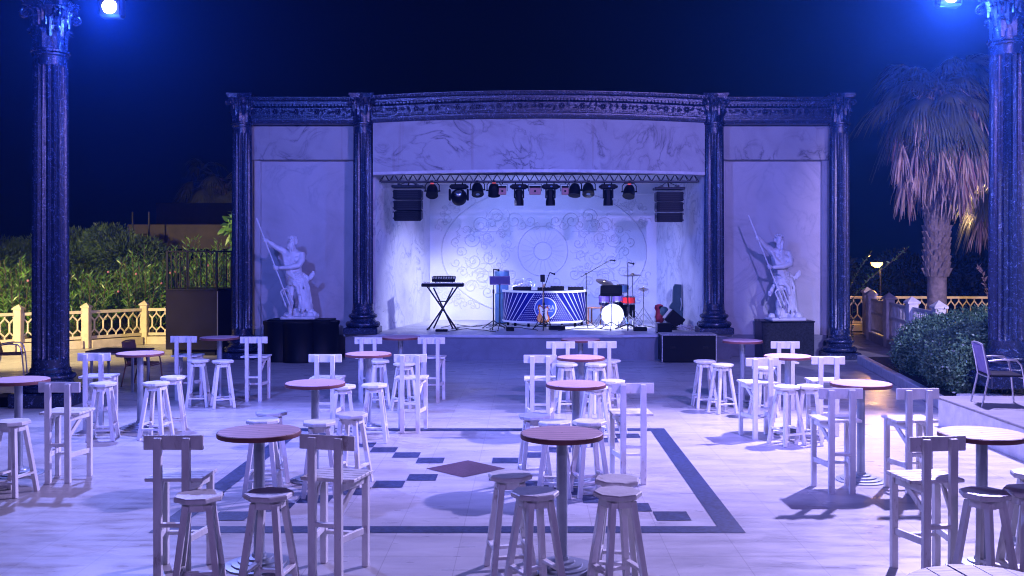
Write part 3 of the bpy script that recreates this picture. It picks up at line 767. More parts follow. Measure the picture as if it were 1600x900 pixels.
# broad tree with drooping fresh leaves right beside the stage's left column
bush('leafy_branch_tree','large-leaved sapling peeping out beside the stage, above the booth railing','tree',(-7.9,27.6,0),[(0,0,3.3,.45,.4,.45),(.2,.1,2.8,.4,.4,.5)],420,.30,.10,M_leafol,61,up=-.5)
def garden_tree(x,y,label,blobs,n,seed,m=None):
    e_=empty('garden_tree',(x,y,0),0,label,'tree','dim feathery trees beyond the left terrace'); g=np.random.default_rng(seed)
    n*=2; P,d=blob_points(g,blobs,n,.4); D=d+g.normal(size=(n,3))*.5; D[:,2]+=.5
    leaves_obj('crown',m or M_leaftree,P,D,.15,.034,e_,seed=seed)
    b=MB(); b.tube([(0,0,0),(.1,0,1.0),(0,.1,2.2)],[.16,.12,.08],8)
    for q in blobs: b.tube([(0,0,1.2),(q[0]*.5,q[1]*.5,q[2]*.7),(q[0],q[1],q[2])],[.07,.05,.02],6)
    b.build('trunk',M_stem,e_,50)
def crown(seed,w,h,zc):
    r_=random.Random(seed); out=[]
    for k in range(16):
        a=r_.uniform(0,6.28); rr=r_.uniform(0,.8)
        out.append((w*rr*math.cos(a),w*.6*rr*math.sin(a),zc+h*r_.uniform(-.6,.62)*(1-rr*.4),r_.uniform(.25,.45)*w,r_.uniform(.25,.4)*w,r_.uniform(.2,.4)*h))
    return out
garden_tree(-18.2,34.0,'dim feathery tree at the far left edge behind the oleanders',crown(1,2.4,1.5,2.1),11000,21)
garden_tree(-14.9,34.5,'broad dim feathery tree just right of the tall left column',crown(2,2.9,1.7,2.2),15000,22)

# palm
def fan(b, base, tip, size, droop, nseg=22, spread=2.5, w=.05, r_=rng):
    """fan leaf: stalk from base to tip, then pleated blades radiating"""
    base=Vector(base); tip=Vector(tip); ax=(tip-base).normalized()
    side=ax.cross(Vector((0,0,1))); side=side.normalized() if side.length>.05 else Vector((1,0,0)); up=side.cross(ax)
    for k in range(nseg):
        a=(k/(nseg-1)-.5)*spread; d=(ax*math.cos(a)+side*math.sin(a)+up*r_.uniform(-.08,.08)).normalized()
        L=size*r_.uniform(.8,1.08)*(1-.12*abs(a)); p0=tip; n=5; vs=[]
        wd=d.cross(up).normalized()
        for i in range(n+1):
            t=i/n; p=tip+d*L*t+Vector((0,0,-1))*droop*L*t**2.2
            ww=w*(.35+1.2*t if t<.5 else .95*(1-t)/.5+.03)
            vs += [p-wd*ww/2+up*.004, p+wd*ww/2]
        b.add(vs,[(2*i,2*i+1,2*i+3,2*i+2) for i in range(n)])
def palm(x,y,ztop,label,rt,seed,crown_r=1.0,skirt=True,ndead=84):
    e_=empty('palm_tree',(x,y,0),0,label,'palm'); r_=random.Random(seed)
    b=MB(); prof=[]
    zs=[0,.3,.8,1.6,2.0,2.04,2.6,3.2,3.8,ztop-1.0,ztop-.4,ztop]
    rs=[1.2,1.06,.98,.95,.97,1.1,1.16,1.2,1.14,1.0,.9,.6]
    b.lathe([(rt*q,z_) for q,z_ in zip(rs,zs)],22,rf=lambda a,z_:1+.03*math.sin(a*5+z_*9))
    tr=b.build('trunk',M_trunk,e_,60)
    b=MB()                                               # old leaf bases in a criss-cross above 2 m
    row=0; z_=2.02
    while z_<ztop-.3:
        for k in range(11):
            a=2*math.pi*(k+.5*(row%2))/11; rr=rt*1.16
            M=Matrix.Rotation(a,4,'Z')@Matrix.Translation((rr,0,z_))@Matrix.Rotation(R(9+r_.uniform(-8,10)),4,'Y')
            b.add([(0,-.065,-.02),(0,.065,-.02),(.03,.03,.2),(.03,-.03,.2),(-.05,-.065,-.02),(-.05,.065,-.02),(-.02,.03,.2),(-.02,-.03,.2)],[(0,1,2,3),(5,4,7,6),(3,2,6,7),(1,5,6,2),(0,3,7,4)],M)
        row+=1; z_+=.15
    b.build('leaf_bases',M_trunk,e_)
    if skirt:
        b=MB(); c_=MB()
        for k in range(ndead):                           # hanging dead fans
            a=r_.uniform(0,6.28); zz=ztop-r_.uniform(.15,1.8); rr=rt*1.0
            o=r_.uniform(.28,.85); st=Vector((math.cos(a)*rr,math.sin(a)*rr,zz)); tp=Vector((math.cos(a)*(rr+o),math.sin(a)*(rr+o),zz-r_.uniform(.2,.75)))
            b.tube([st,(st+tp)/2+Vector((0,0,.15)),tp],[.02,.015,.012],4,False)
            for j in range(26):
                d=Vector((r_.uniform(-.26,.26),r_.uniform(-.26,.26),-1)).normalized(); L=r_.uniform(.65,1.1)
                wv=Vector((r_.uniform(-1,1),r_.uniform(-1,1),0)).normalized()
                p=[tp, tp+d*L*.35+Vector((d.x,d.y,0))*.25, tp+d*L*.7+Vector((d.x,d.y,0))*.3, tp+d*L+Vector((d.x,d.y,0))*.2]
                wd=[.02,.022,.016,.004]; vs=[]
                for q,w_ in zip(p,wd): vs+=[q-wv*w_,q+wv*w_]
                (b if j%4 else c_).add(vs,[(0,1,3,2),(2,3,5,4),(4,5,7,6)])
        b.build('dead_fronds',M_deadleaf,e_); c_.build('dead_frond_sheaths',M_deadbase,e_)
    b=MB()
    for k in range(60):
        a=2*math.pi*k/60*7.3+r_.uniform(-.2,.2); el=r_.uniform(-.95,.75); o=crown_r*r_.uniform(.75,1.1)
        st=Vector((0,0,ztop-.2)); tp=st+Vector((math.cos(a)*math.cos(el),math.sin(a)*math.cos(el),math.sin(el)))*o
        b.tube([st,(st+tp)/2+Vector((0,0,.1)),tp],[.025,.018,.012],4,False)
        fan(b,st,tp,r_.uniform(.75,1.05),r_.uniform(.5,1.25),24,2.7,.05,r_)
    b.build('fronds',M_palmleaf,e_)
palm(px(1464,24.4),24.4,6.75,'big fan palm with shaggy skirt of dead fronds behind the hedge',.235,5)
palm(13.95,29.0,5.3,'smaller dim fan palm half hidden behind the tall right column',.2,9,1.2,True,16)
palm(-13.6,44.0,5.9,'distant dim palm silhouette above the dark block behind the booth',.25,12,1.3,False)
# dark vegetation beyond the right balustrade
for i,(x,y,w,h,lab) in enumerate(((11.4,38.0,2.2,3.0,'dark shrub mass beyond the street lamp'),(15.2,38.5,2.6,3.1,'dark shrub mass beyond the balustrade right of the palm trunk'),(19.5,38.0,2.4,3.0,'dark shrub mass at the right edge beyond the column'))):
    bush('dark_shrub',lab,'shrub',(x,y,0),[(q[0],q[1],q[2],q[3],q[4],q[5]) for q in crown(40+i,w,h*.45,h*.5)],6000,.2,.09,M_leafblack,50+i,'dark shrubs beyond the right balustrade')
# oleander twigs leaning in beside the street lamp
def twig(loc,pts,label,nl,m):
    e_=empty('shrub_branch',loc,0,label,'shrub'); b=MB(); b.tube(pts,[.012]*(len(pts)-1)+[.004],5); b.build('stem',M_stem,e_)
    Ps=[];Ds=[]; r_=random.Random(int(loc[0]*100))
    for k in range(nl):
        t=k/nl*(len(pts)-1); i=int(t); p=Vector(pts[i]).lerp(Vector(pts[min(i+1,len(pts)-1)]),t-i); ax=(Vector(pts[-1])-Vector(pts[0])).normalized()
        Ps.append(p); Ds.append(ax*.5+Vector((r_.uniform(-1,1),r_.uniform(-1,1),r_.uniform(-.6,1)))*.8)
    leaves_obj('foliage',m,np.array(Ps),np.array(Ds),.13,.045,e_,seed=5)
P0=Vector((px(1330,30.5),30.5,0))
twig(P0,[(0,0,0),(.05,0,1.2),(.5,0,1.75),(1.1,0,2.2),(1.75,0,2.75)],'long leafy twig reaching up beneath the street lamp',90,M_leafol)
twig(P0+Vector((.0,.3,0)),[(0,0,0),(.0,0,1.4),(.35,0,2.1),(.75,0,2.65)],'shorter leafy twig left of the street lamp, beside the stage column',60,M_leafol)
twig(Vector((px(1545,29),29,0)),[(0,0,0),(0,0,1.2),(-.15,0,1.9),(-.3,0,2.2)],'pale bush sprig poking out left of the tall right column',70,M_deadleaf)

# ------------------------------------------------------------------ buildings and booth at the left
e_=empty('garden_building',(-12.0,40.0,0),0,'low beige flat-roofed building with parapet behind the oleanders','building')
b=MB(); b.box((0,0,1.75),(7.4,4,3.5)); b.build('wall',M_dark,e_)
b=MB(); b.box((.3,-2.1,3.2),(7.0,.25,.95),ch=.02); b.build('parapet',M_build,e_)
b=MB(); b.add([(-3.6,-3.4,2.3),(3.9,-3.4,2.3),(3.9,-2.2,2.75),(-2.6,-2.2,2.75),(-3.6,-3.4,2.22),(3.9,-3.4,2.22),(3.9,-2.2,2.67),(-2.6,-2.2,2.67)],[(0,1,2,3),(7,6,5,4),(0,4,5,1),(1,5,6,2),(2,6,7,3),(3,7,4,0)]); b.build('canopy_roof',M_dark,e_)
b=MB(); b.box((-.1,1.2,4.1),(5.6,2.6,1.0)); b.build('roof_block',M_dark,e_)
e_=empty('ladder',(px(220,36.5),36.5,0),0,'dark metal ladder standing against the low beige building','ladder')
b=MB()
for s_ in (-.3,.3): b.bar((s_,0,0),(s_,0,4.1),.05)
b.build('rails',M_blackmetal,e_)
for k in range(9):
    b=MB(); b.bar((-.275,0,.4+k*.36),(.275,0,.4+k*.36),.04); b.build('rung',M_blackmetal,e_)

# dark railed booth
bx0,bx1=px(259,24.9),px(340,24.9)
e_=empty('railed_booth',(bx0,24.9,0),0,'dark glossy box booth with thin black railing on its roof','booth')
w_=bx1-bx0; M_booth=mat('glossy_dark_panel',(.018,.016,.019),.10,var=.15,vs=2)
b=MB(); 
poly=[(0,.0),(w_,.0),(w_+.55,1.3),(.1,1.3)]
b.prism(poly,.16,1.64); b.build('body',M_booth,e_)
b=MB(); b.prism([(.12,.12),(w_-.1,.12),(w_+.4,1.25),(.2,1.25)],0,.16); b.build('base',M_black,e_)
b=MB(); b.prism([(-.02,-.03),(w_+.02,-.03),(w_+.58,1.33),(.08,1.33)],1.64,1.68); b.build('roof',M_blackmetal,e_)
b=MB(); b.bar((w_,-.012,.2),(w_,-.012,1.62),.02); b.build('corner_strip',M_alu,e_)
b=MB(); zr=2.62
C=[Vector((.03,.02,1.68)),Vector((w_-.03,.02,1.68)),Vector((w_+.5,1.28,1.68)),Vector((.12,1.28,1.68))]
for i in range(4):
    A,B=C[i],C[(i+1)%4]; b.bar(A,A+Vector((0,0,zr-1.68)),.05)
    b.bar(Vector((A.x,A.y,zr)),Vector((B.x,B.y,zr)),.035)
    k=5
    for j in range(1,k): p=A.lerp(B,j/k); b.bar(p,p+Vector((0,0,zr-1.68)),.018 if j%2 else .03)
b.build('railing',M_blackmetal,e_)

# ------------------------------------------------------------------ lamps one sees
def floodlight(P,label,tgt):
    e_=empty('floodlight',P,0,label,'floodlight','floodlights hung beside the column capitals')
    d=(Vector(tgt)).normalized(); rot=d.to_track_quat('Y','Z').to_matrix().to_4x4()
    b=MB(); b.box((0,.14,0),(.42,.22,.34),rot,.03); b.build('housing',M_black,e_)
    b=MB(); b.lathe([(.13,0),(.13,.012),(.10,.02)],24,M=rot@Matrix.Translation((0,-.0,0))@Matrix.Rotation(R(-90),4,'X')@Matrix.Rotation(R(180),4,'X'))
    return e_,rot
for P,lab,sx_ in ((FL,'glaring blue-white floodlight hanging right of the tall left column capital',-1),(FR,'glaring blue-white floodlight hanging left of the tall right column capital',1)):
    e_=empty('floodlight',P,0,lab,'floodlight','floodlights hung beside the column capitals')
    b=MB(); b.box((0,.17,.0),(.40,.22,.34),ch=.04); b.build('housing',M_black,e_)
    b=MB(); b.lathe([(.118,0),(.112,.03),(.08,.06),(.03,.075)],28,M=Matrix.Translation((0,.055,0))@Matrix.Rotation(R(90),4,'X')); b.build('lamp_glass',emit('floodlight_glow' ,(.75,.82,1),60),e_,60)
    b=MB(); b.tube([(sx_*0.0,.2,.16),(0,.2,.34),(sx_*1.0,.25,.36)],.022,8); b.build('bracket',M_blackmetal,e_)
e_=empty('street_lamp',(LAMP.x,LAMP.y,0),0,'small lit street lamp glowing orange beyond the slatted fence','street lamp')
b=MB(); b.tube([(.12,0,0),(.12,0,LAMP.z+.05),(.0,0,LAMP.z+.12)],.03,8); b.build('post',M_blackmetal,e_,50)
b=MB(); b.lathe([(.02,LAMP.z+.14),(.10,LAMP.z+.10),(.22,LAMP.z+.03),(.20,LAMP.z+.03)],20); b.build('shade',M_black,e_,50)
b=MB(); b.lathe([(.19,LAMP.z+.02),(.16,LAMP.z-.08),(.06,LAMP.z-.13)],20); b.build('bulb',emit('street_lamp_glow',(1,.45,.08),12),e_,50)

# ------------------------------------------------------------------ statues and pedestals
def statue():
    b=MB()
    def cap(pts,rs,n=12):                                # tapered limb with round ends
        b.tube(pts,rs,n); b.ball(pts[0],rs[0]); b.ball(pts[-1],rs[-1])
    # x to the viewer's right, -y to the viewer
    # rock base
    b.box((.03,0,.04),(.84,.5,.08),ch=.03)
    for (x,y,z_,r) in ((.1,.08,.14,.15),(.25,.05,.15,.14),(.36,.0,.11,.1),(-.05,.1,.16,.14),(.2,.12,.3,.14),(.3,-.1,.09,.1),(-.28,.05,.09,.09),(.42,.08,.09,.07)): b.ball((x,y,z_),(r,r*.9,r))
    # legs: bare right leg forward, left leg under drapery
    cap([(-.17,-.10,.14),(-.165,-.08,.42),(-.15,-.15,.56),(-.12,-.03,.90)],[.048,.072,.068,.112])
    b.ball((-.165,-.05,.40),(.062,.07,.10))
    cap([(-.17,-.07,.115),(-.20,-.22,.10),(-.21,-.27,.095)],[.045,.042,.03])
    cap([(.08,.03,.18),(.07,.02,.55),(.05,.0,.92)],[.055,.085,.125])
    cap([(.09,.0,.12),(.12,-.14,.11)],[.045,.035])
    # pelvis, torso leaning to the viewer's left, shoulders tilted
    cap([(-.04,.0,.92),(-.05,.01,1.08),(-.09,.01,1.25),(-.12,.0,1.45),(-.12,.01,1.56)],[.165,.15,.165,.19,.15],16)
    b.ball((-.19,-.09,1.47),(.11,.09,.09)); b.ball((-.02,-.10,1.43),(.11,.09,.09))       # chest
    for zz in (1.30,1.22,1.15): b.ball((-.08,-.125,zz),(.09,.05,.038))                   # belly
    # neck, head, beard, hair, crown
    cap([(-.12,.0,1.60),(-.13,-.02,1.74)],[.075,.068])
    b.ball((-.135,-.04,1.85),(.085,.105,.118),None,16,12)
    b.ball((-.15,-.145,1.845),(.017,.03,.03)); b.ball((-.145,-.13,1.885),(.06,.03,.018))   # nose, brow
    for s_ in (-1,1): b.ball((-.145+s_*.034,-.125,1.862),(.018,.015,.012)); b.ball((-.145+s_*.045,-.11,1.83),(.028,.03,.028)); b.ball((-.135+s_*.088,-.02,1.85),(.014,.03,.032))
    r_=random.Random(2)
    for k in range(30):                                   # beard locks
        x=r_.uniform(-.075,.075); z_=r_.uniform(-.21,-.03); b.ball((-.15+x*(1+z_*1.5),-.10-r_.uniform(0,.045),1.84+z_),(.024,.026,.042),None,8,6)
    for k in range(50):                                   # hair locks
        a=r_.uniform(0,math.pi*1.0); el=r_.uniform(-.5,1.3); b.ball((-.135+.095*math.cos(a)*math.cos(el),-.02+.11*math.sin(a)*math.cos(el),1.87+.11*math.sin(el)),(.032,.03,.035),None,8,6)
    for k in range(9):
        a=math.pi*(-.15+1.3*k/8)+math.pi*.0; b.tube([(-.135+.085*math.cos(a+math.pi*.92),-.03+.1*math.sin(a+math.pi*.92),1.93),(-.135+.10*math.cos(a+math.pi*.92),-.03+.115*math.sin(a+math.pi*.92),1.985)],[.022,.010],6)
    # raised right arm (viewer's left)
    sh=(-.31,.0,1.60); elb=(-.50,-.10,1.72); ha=(-.69,-.24,1.88)
    cap([(-.2,.0,1.55),sh,(-.4,-.05,1.67),elb],[.12,.095,.08,.062]); cap([elb,(-.58,-.15,1.79),(-.665,-.22,1.865)],[.062,.06,.038])
    # left arm across the body
    s2=(.09,.0,1.53); e2=(.06,-.20,1.30); h2=(-.42,-.30,1.235)
    cap([(-.02,.0,1.52),s2,(.10,-.10,1.42),e2],[.12,.10,.085,.07]); cap([e2,(-.15,-.27,1.25),(-.36,-.30,1.235)],[.07,.062,.04])
    tri0=Vector((-.94,-.22,2.42)); tri1=Vector((-.26,-.32,.70))
    def hand(h,ax,thumb):
        h=Vector(h); b.ball(h+Vector((.03,.02,0)),(.05,.036,.052))
        for k in range(4):                                # four fingers curl round the shaft
            q=h+ax*(.036-.024*k); L=(.036,.040,.038,.031)[k]
            b.tube([q+Vector((.03,-.02,0)),q+Vector((.0,-.02-L,0)),q+Vector((-.036,-.012-L*.5,0)),q+Vector((-.034,.02,0)),q+Vector((-.006,.032,0))],[.0135,.013,.012,.011,.009],7)
        b.tube([h+Vector((.035,.01,0))+ax*.03,h+ax*.065+Vector((.01,-.035,0)),h+ax*.07+Vector((-.03,-.03,0))],[.016,.0135,.011],7)
    ax=(tri0-tri1).normalized()
    def onsh(z_): t=(tri0.z-z_)/(tri0.z-tri1.z); return tri0.lerp(tri1,t)
    hand(onsh(1.885),ax,1); hand(onsh(1.235),ax,1)
    # drapery: sash over the chest, wrap round the hips, long folds down the left leg, flying end
    for k in range(5):
        d=.03*k; b.tube([(-.34+d,-.10,1.58-d*.5),(-.29+d,-.19,1.42-d),(-.24+d*1.1,-.19,1.25-d),(-.20+d*1.3,-.18,1.08-d)],[.03,.033,.033,.03],7)
    for k in range(6):
        z_=1.06-.036*k; w_=.165+.004*k
        b.tube([(-.04+w_*math.cos(a)-.02,-(.165+.006*k)*math.sin(a)*1.05+.0,z_+.05*math.cos(a+.3*k)) for a in [math.pi*i/10 for i in range(-1,12)]],.021,7)
    for k in range(11):
        a=math.pi*(-.15+.80*k/10); x=.06+.155*math.cos(a); y=.02-.15*math.sin(a); j=r_.uniform(-.03,.03)
        b.tube([(x*.8-.0,y*.95,1.0),(x+.03+j,y*1.05,.75),(x+.06-j,y*1.1,.48),(x+.09+j,y*1.15,.20+r_.uniform(-.04,.05))],[.030,.038,.040,.030],7)
    b.tube([(-.17,-.12,.98),(-.06,-.2,.86),(.02,-.2,.78),(.06,-.19,.6)],[.03,.045,.05,.035],8)
    for k in range(6):
        b.tube([(.12,.02,1.1-.02*k),(.22,.02,1.0-.02*k),(.30,-.01,.97+.02*k),(.38,-.02,1.06+.018*k),(.335,-.03,1.10+.012*k)],[.03,.034,.034,.026,.014],7)
    for k in range(4): b.tube([(-.15,.05,.95),(-.26,.04,.78-.02*k),(-.34,.02,.66-.03*k),(-.38,-.0,.68-.03*k)],[.03,.035,.03,.015],7)
    m=b.mesh('statue_raw'); o=bpy.data.objects.new('tmp',m); COL.objects.link(o)
    md=o.modifiers.new('r','REMESH'); md.mode='VOXEL'; md.voxel_size=.0095
    ms=o.modifiers.new('s','SMOOTH'); ms.factor=.5; ms.iterations=1
    dg=bpy.context.evaluated_depsgraph_get(); me=bpy.data.meshes.new_from_object(o.evaluated_get(dg))
    bpy.data.objects.remove(o); me.name='statue'
    me.polygons.foreach_set('use_smooth',[True]*len(me.polygons)); me.materials.clear(); me.materials.append(M_statue)
    # trident, carved in the same marble
    t=MB(); t.tube([tri0,tri1],.017,10)
    d=(tri1-tri0).normalized(); sd=Vector((1,0,0)); sd=(sd-d*sd.dot(d)).normalized()
    t.tube([tri1+sd*-.09+d*.10,tri1+sd*-.09,tri1+sd*-.05-d*.03,tri1+sd*.05-d*.03,tri1+sd*.09,tri1+sd*.09+d*.10],[.02]*6,8)
    for s_ in (-1,0,1): t.tube([tri1+sd*(.09*s_),tri1+sd*(.09*s_)+d*.26,tri1+sd*(.09*s_)+d*.30,tri1+sd*(.09*s_)+d*.40],[.017,.017,.034,.003],8)
    return me,t
me,tr=statue()
YS=23.85; zl=pz(499,YS)
S1=empty('statue',(px(464,YS)+.03,YS,zl),0,'white marble bearded figure with trident on the dark rounded pedestal, left bay','statue','bearded trident statues flanking the stage')
o=bpy.data.objects.new('figure',me); COL.objects.link(o); o.parent=S1
tr.build('trident',M_statue,S1,50)
S2=copy_tree(S1); YS2=24.1
S2.location=(px(1222,YS2)+.05,YS2,pz(501,YS2)); S2.rotation_euler=(0,0,R(8)); S2.scale=(1.05,1.05,1.05); S2['label']='white marble bearded figure with trident on the square block pedestal, right bay'
# left pedestal: three drums on a block
b=MB(); X0=px(472,23.8); hp=zl
e_=empty('pedestal',(X0,23.8,0),0,'dark rounded pedestal of clustered drums under the left statue','pedestal')
M_ped=mat('dark_pedestal_stone',(.012,.014,.022),.35,var=.7,vs=26,spec=.2)
for (x,y,r) in ((-.52,.02,.40),(.0,-.16,.42),(.46,.0,.42)):
    b=MB(); b.lathe([(r*1.02,0),(r*1.02,.1),(r*.98,.13),(r*.98,hp-.13),(r*1.03,hp-.1),(r*1.03,hp-.03)],32); b.build('drum',M_case,e_,35,(x,y,0))
b=MB(); b.box((-.02,.1,hp-.015),(1.5,.75,.05),ch=.01); b.build('slab',M_case,e_)
h2=pz(501,24.1); x0,x1=px(1190,24.0),px(1272,24.0)
e_=empty('pedestal',((x0+x1)/2,24.35,0),0,'dark square stone block pedestal under the right statue','pedestal')
b=MB(); b.box((0,0,h2/2-.02),(x1-x0,.75,h2-.04),ch=.01); b.build('block',M_ped,e_)
b=MB(); b.box((0,-.0,h2-.02),(x1-x0+.03,.78,.04),ch=.008); b.build('top_slab',M_ped,e_)

# ------------------------------------------------------------------ stage truss and what hangs from it
YT=24.95
xa,xb=px(594,YT),px(1091,YT); zt,zb_=pz(272,YT),pz(284,YT)
e_=empty('lighting_truss',((xa+xb)/2,YT,zb_),0,'long triangular metal truss spanning the top of the stage opening','truss')
b=MB(); L=xb-xa; hh=zt-zb_; w=.11
for (y,z_) in ((-w,0),(w,0),(0,hh)): b.tube([(-L/2,y,z_),(L/2,y,z_)],.022,8)
b.build('chord',M_truss,e_,50)
b=MB(); k=34
for i in range(k):
    x0=-L/2+L*i/k; x1=x0+L/k; xm_=(x0+x1)/2
    for y in (-w,w): b.tube([(x0,y,0),(xm_,0,hh)],.010,5); b.tube([(xm_,0,hh),(x1,y,0)],.010,5)
    b.tube([(x0,-w,0),(x1,w,0)],.008,5)
b.build('lacing',M_truss,e_,50)
b=MB()
for x in (px(706,YT),px(836,YT),px(970,YT)): b.tube([(x-(xa+xb)/2,0,hh),(x-(xa+xb)/2,0,CE-zb_+.01)],.014,6)
b.build('hanger',M_blackmetal,e_)
def hang(name,cat,lab,group,xp,yp):
    return empty(name,(px(xp,YT),YT-.02,pz(yp,YT)),0,lab,cat,group)
def par(xp,yp,lab,tilt,yaw,glow=False,lens=False):
    o=hang('par_light','stage light',lab,'round stage lights on the truss',xp,yp)
    M=Matrix.Rotation(R(yaw),4,'Z')@Matrix.Rotation(R(tilt),4,'X')   # lamp axis is -Z, tilted
    b=MB(); b.lathe([(.035,.17),(.09,.15),(.125,.09),(.145,.0),(.15,-.13),(.155,-.15),(.14,-.15)],22,M=M); b.build('housing',M_black,o,40)
    b=MB(); b.lathe([(.135,-.13),(.10,-.145),(.03,-.152)],22,M=M); b.build('lens',M_lens if lens else M_black,o,50)
    top=zb_-pz(yp,YT)
    b=MB(); b.tube([(-.175,0,-.02),(-.175,0,.13),(-.12,0,.2),(.12,0,.2),(.175,0,.13),(.175,0,-.02)],.014,6); b.tube([(0,0,.2),(0,0,top)],.016,6); b.box((0,0,top-.0),(.07,.27,.05)); b.tube([(-.2,0,-.01),(-.14,0,-.01)],.02,6); b.tube([(.14,0,-.01),(.2,0,-.01)],.02,6)
    b.build('yoke',M_blackmetal,o,50)
    if glow: b=MB(); b.box((0,-.06,.175),(.085,.03,.03)); b.build('indicator',M_redglow,o)
    return o
par(675.5,298,'leftmost round stage light, beside the left hanging speaker, red indicator lit',-38,0,True)
par(746,296,'round stage light with bluish lens between the tilted moving head and a twin pair',-30,10,False,True)
par(772,297,'round stage light with red indicator touching a small pink flood light',25,0,True)
par(898,297,'dark round stage light right of the rightmost pink flood light',-20,-15)
par(919,296,'round stage light with bluish lens left of the rightmost moving head',-35,0,False,True)
par(983,299,'rightmost round stage light, red indicator, tilted towards the right speaker',-30,-20,True)
def moving(xp,lab,front=False):
    o=hang('moving_head_light','stage light',lab,'moving head lights on the truss',xp,292)
    top=zb_-pz(292,YT)
    b=MB(); b.box((0,0,0),(.40 if not front else .42,.28,.12),ch=.03); b.box((-.15,0,.0),(.16,.22,.07),ch=.02); b.box((.17,0,0),(.14,.2,.07),ch=.02); b.build('base',M_black,o)
    b=MB()
    for s_ in (-.09,.09): b.tube([(s_,0,.05),(s_,0,top)],.017,6)
    b.build('clamp',M_blackmetal,o)
    if not front:
        b=MB(); b.box((-.11,0,-.17),(.04,.14,.24),ch=.012); b.box((.11,0,-.17),(.04,.14,.24),ch=.012); b.build('yoke',M_black,o)
        b=MB(); b.lathe([(.085,.0),(.1,-.05),(.09,-.18),(.125,-.28),(.125,-.40),(.09,-.40)],8,c=(0,0,-.07),a0=R(22.5)); b.build('head',M_black,o,30)
        b=MB(); b.ball((.02,-.145,.0),(.03,.01,.02)); b.build('indicator',M_lens,o)
    else:
        b=MB(); b.box((-.225,0,-.2),(.05,.18,.3),ch=.02); b.box((.225,0,-.2),(.05,.18,.3),ch=.02); b.build('yoke',M_black,o)
        b=MB(); b.lathe([(.12,-.18),(.19,-.12),(.2,.06),(.15,.14),(.11,.17),(.11,.20)],20,M=Matrix.Translation((0,0,-.25))@Matrix.Rotation(R(90-25),4,'X')); b.build('head',M_black,o,35)
        b=MB(); b.lathe([(.10,0),(.085,.02),(.04,.035),(.01,.04)],18,M=Matrix.Translation((0,0,-.25))@Matrix.Rotation(R(90-25),4,'X')@Matrix.Translation((0,0,.20))); b.build('lens',M_chrome,o,50)
moving(717,'moving head light tilted to the audience, round lens showing, left of the other three',True)
moving(811,'moving head light pointing straight down left of the middle pink flood light')
moving(860,'moving head light pointing straight down right of the middle pink flood light')
moving(950,'moving head light pointing straight down, nearest the rightmost round stage light')
def pinkflood(xp,w_,lab):
    o=hang('small_flood_light','stage light',lab,'small pink flood lights on the truss',xp,299)
    top=zb_-pz(299,YT)
    b=MB(); b.box((0,0,0),(w_,.14,.17),ch=.015); b.build('housing',M_orange,o)
    b=MB(); b.box((0,-.075,-.0),(.05,.02,.05),ch=.005); b.box((0,0,.11),(w_,.12,.05),ch=.01); b.build('front_fitting',M_black,o)
    b=MB(); b.tube([(-w_/2-.02,0,0),(-w_/2-.02,0,.18),(w_/2+.02,0,.18),(w_/2+.02,0,0)],.01,5); b.tube([(0,0,.18),(0,0,top)],.014,6); b.build('yoke',M_blackmetal,o)
pinkflood(785,.2,'small pink flood light tucked against a round stage light, left of the others')
pinkflood(836,.29,'widest small pink flood light, hanging between two downward moving heads')
pinkflood(883,.18,'small pink flood light just left of a dark round stage light')
def line_array(x0,x1,y0,y1,lab,rake):
    X=px((x0+x1)/2,24.75); Z=pz(y0,24.75); w_=(x1-x0)*24.75/F; H_=(y1-y0)*24.75/F
    o=empty('hanging_speaker',(X,24.75,Z),0,lab,'loudspeaker','hanging line array loudspeakers')
    hs=(H_-.16)/3
    b=MB(); b.box((0,0,-.05),(w_+.08,.5,.06),ch=.012); b.box((-w_*.3,0,.0),(.06,.5,.05)); b.box((w_*.3,0,.0),(.06,.5,.05)); b.bar((0,0,0),(0,.2,zb_-Z),.03); b.bar((-w_*.3,0,.02),(0,.2,zb_-Z),.015); b.bar((w_*.3,0,.02),(0,.2,zb_-Z),.015); b.build('rigging_frame',M_blackmetal,o)
    for k in range(3):
        tilt=Euler((R(rake*k),0,0)); zc=-.12-hs*(k+.5); off=-.02*k*k*(.5)
        b=MB(); b.box((0,off*0+.02*k,zc),(w_*(1-.02*k),.46,hs-.02),ch=.02,rot=tilt); cb=b.build('cabinet',M_case,o)
        b=MB(); 
        for j in range(5): b.box((0,.02*k-.236,zc-hs*.36+hs*.18*j),(w_*.72,.012,.015))
        b.box((0,.02*k-.238,zc-hs*.47),(w_*.9,.012,.016)); b.build('grille',M_blackmetal,cb)
        b=MB()
        for s_ in (-1,1):
            for j in (-.3,.3): b.box((s_*(w_*.5),-.18+.02*k,zc+hs*j),(.03,.06,.035))
        b.build('side_bracket',M_truss,cb)
line_array(616,660,289,347,'black hanging line array speaker at the left end of the truss',4)
line_array(1024,1066,292,350,'black hanging line array speaker at the right end of the truss',1)

# ------------------------------------------------------------------ on the stage
def tripod(b,r,z0,rad=.012,n=3,a0=.4):
    for k in range(n):
        a=a0+2*math.pi*k/n; b.tube([(0,0,z0),(r*math.cos(a),r*math.sin(a),.015)],rad,6)
        b.ball((r*math.cos(a),r*math.sin(a),.015),.02,None,6,5)
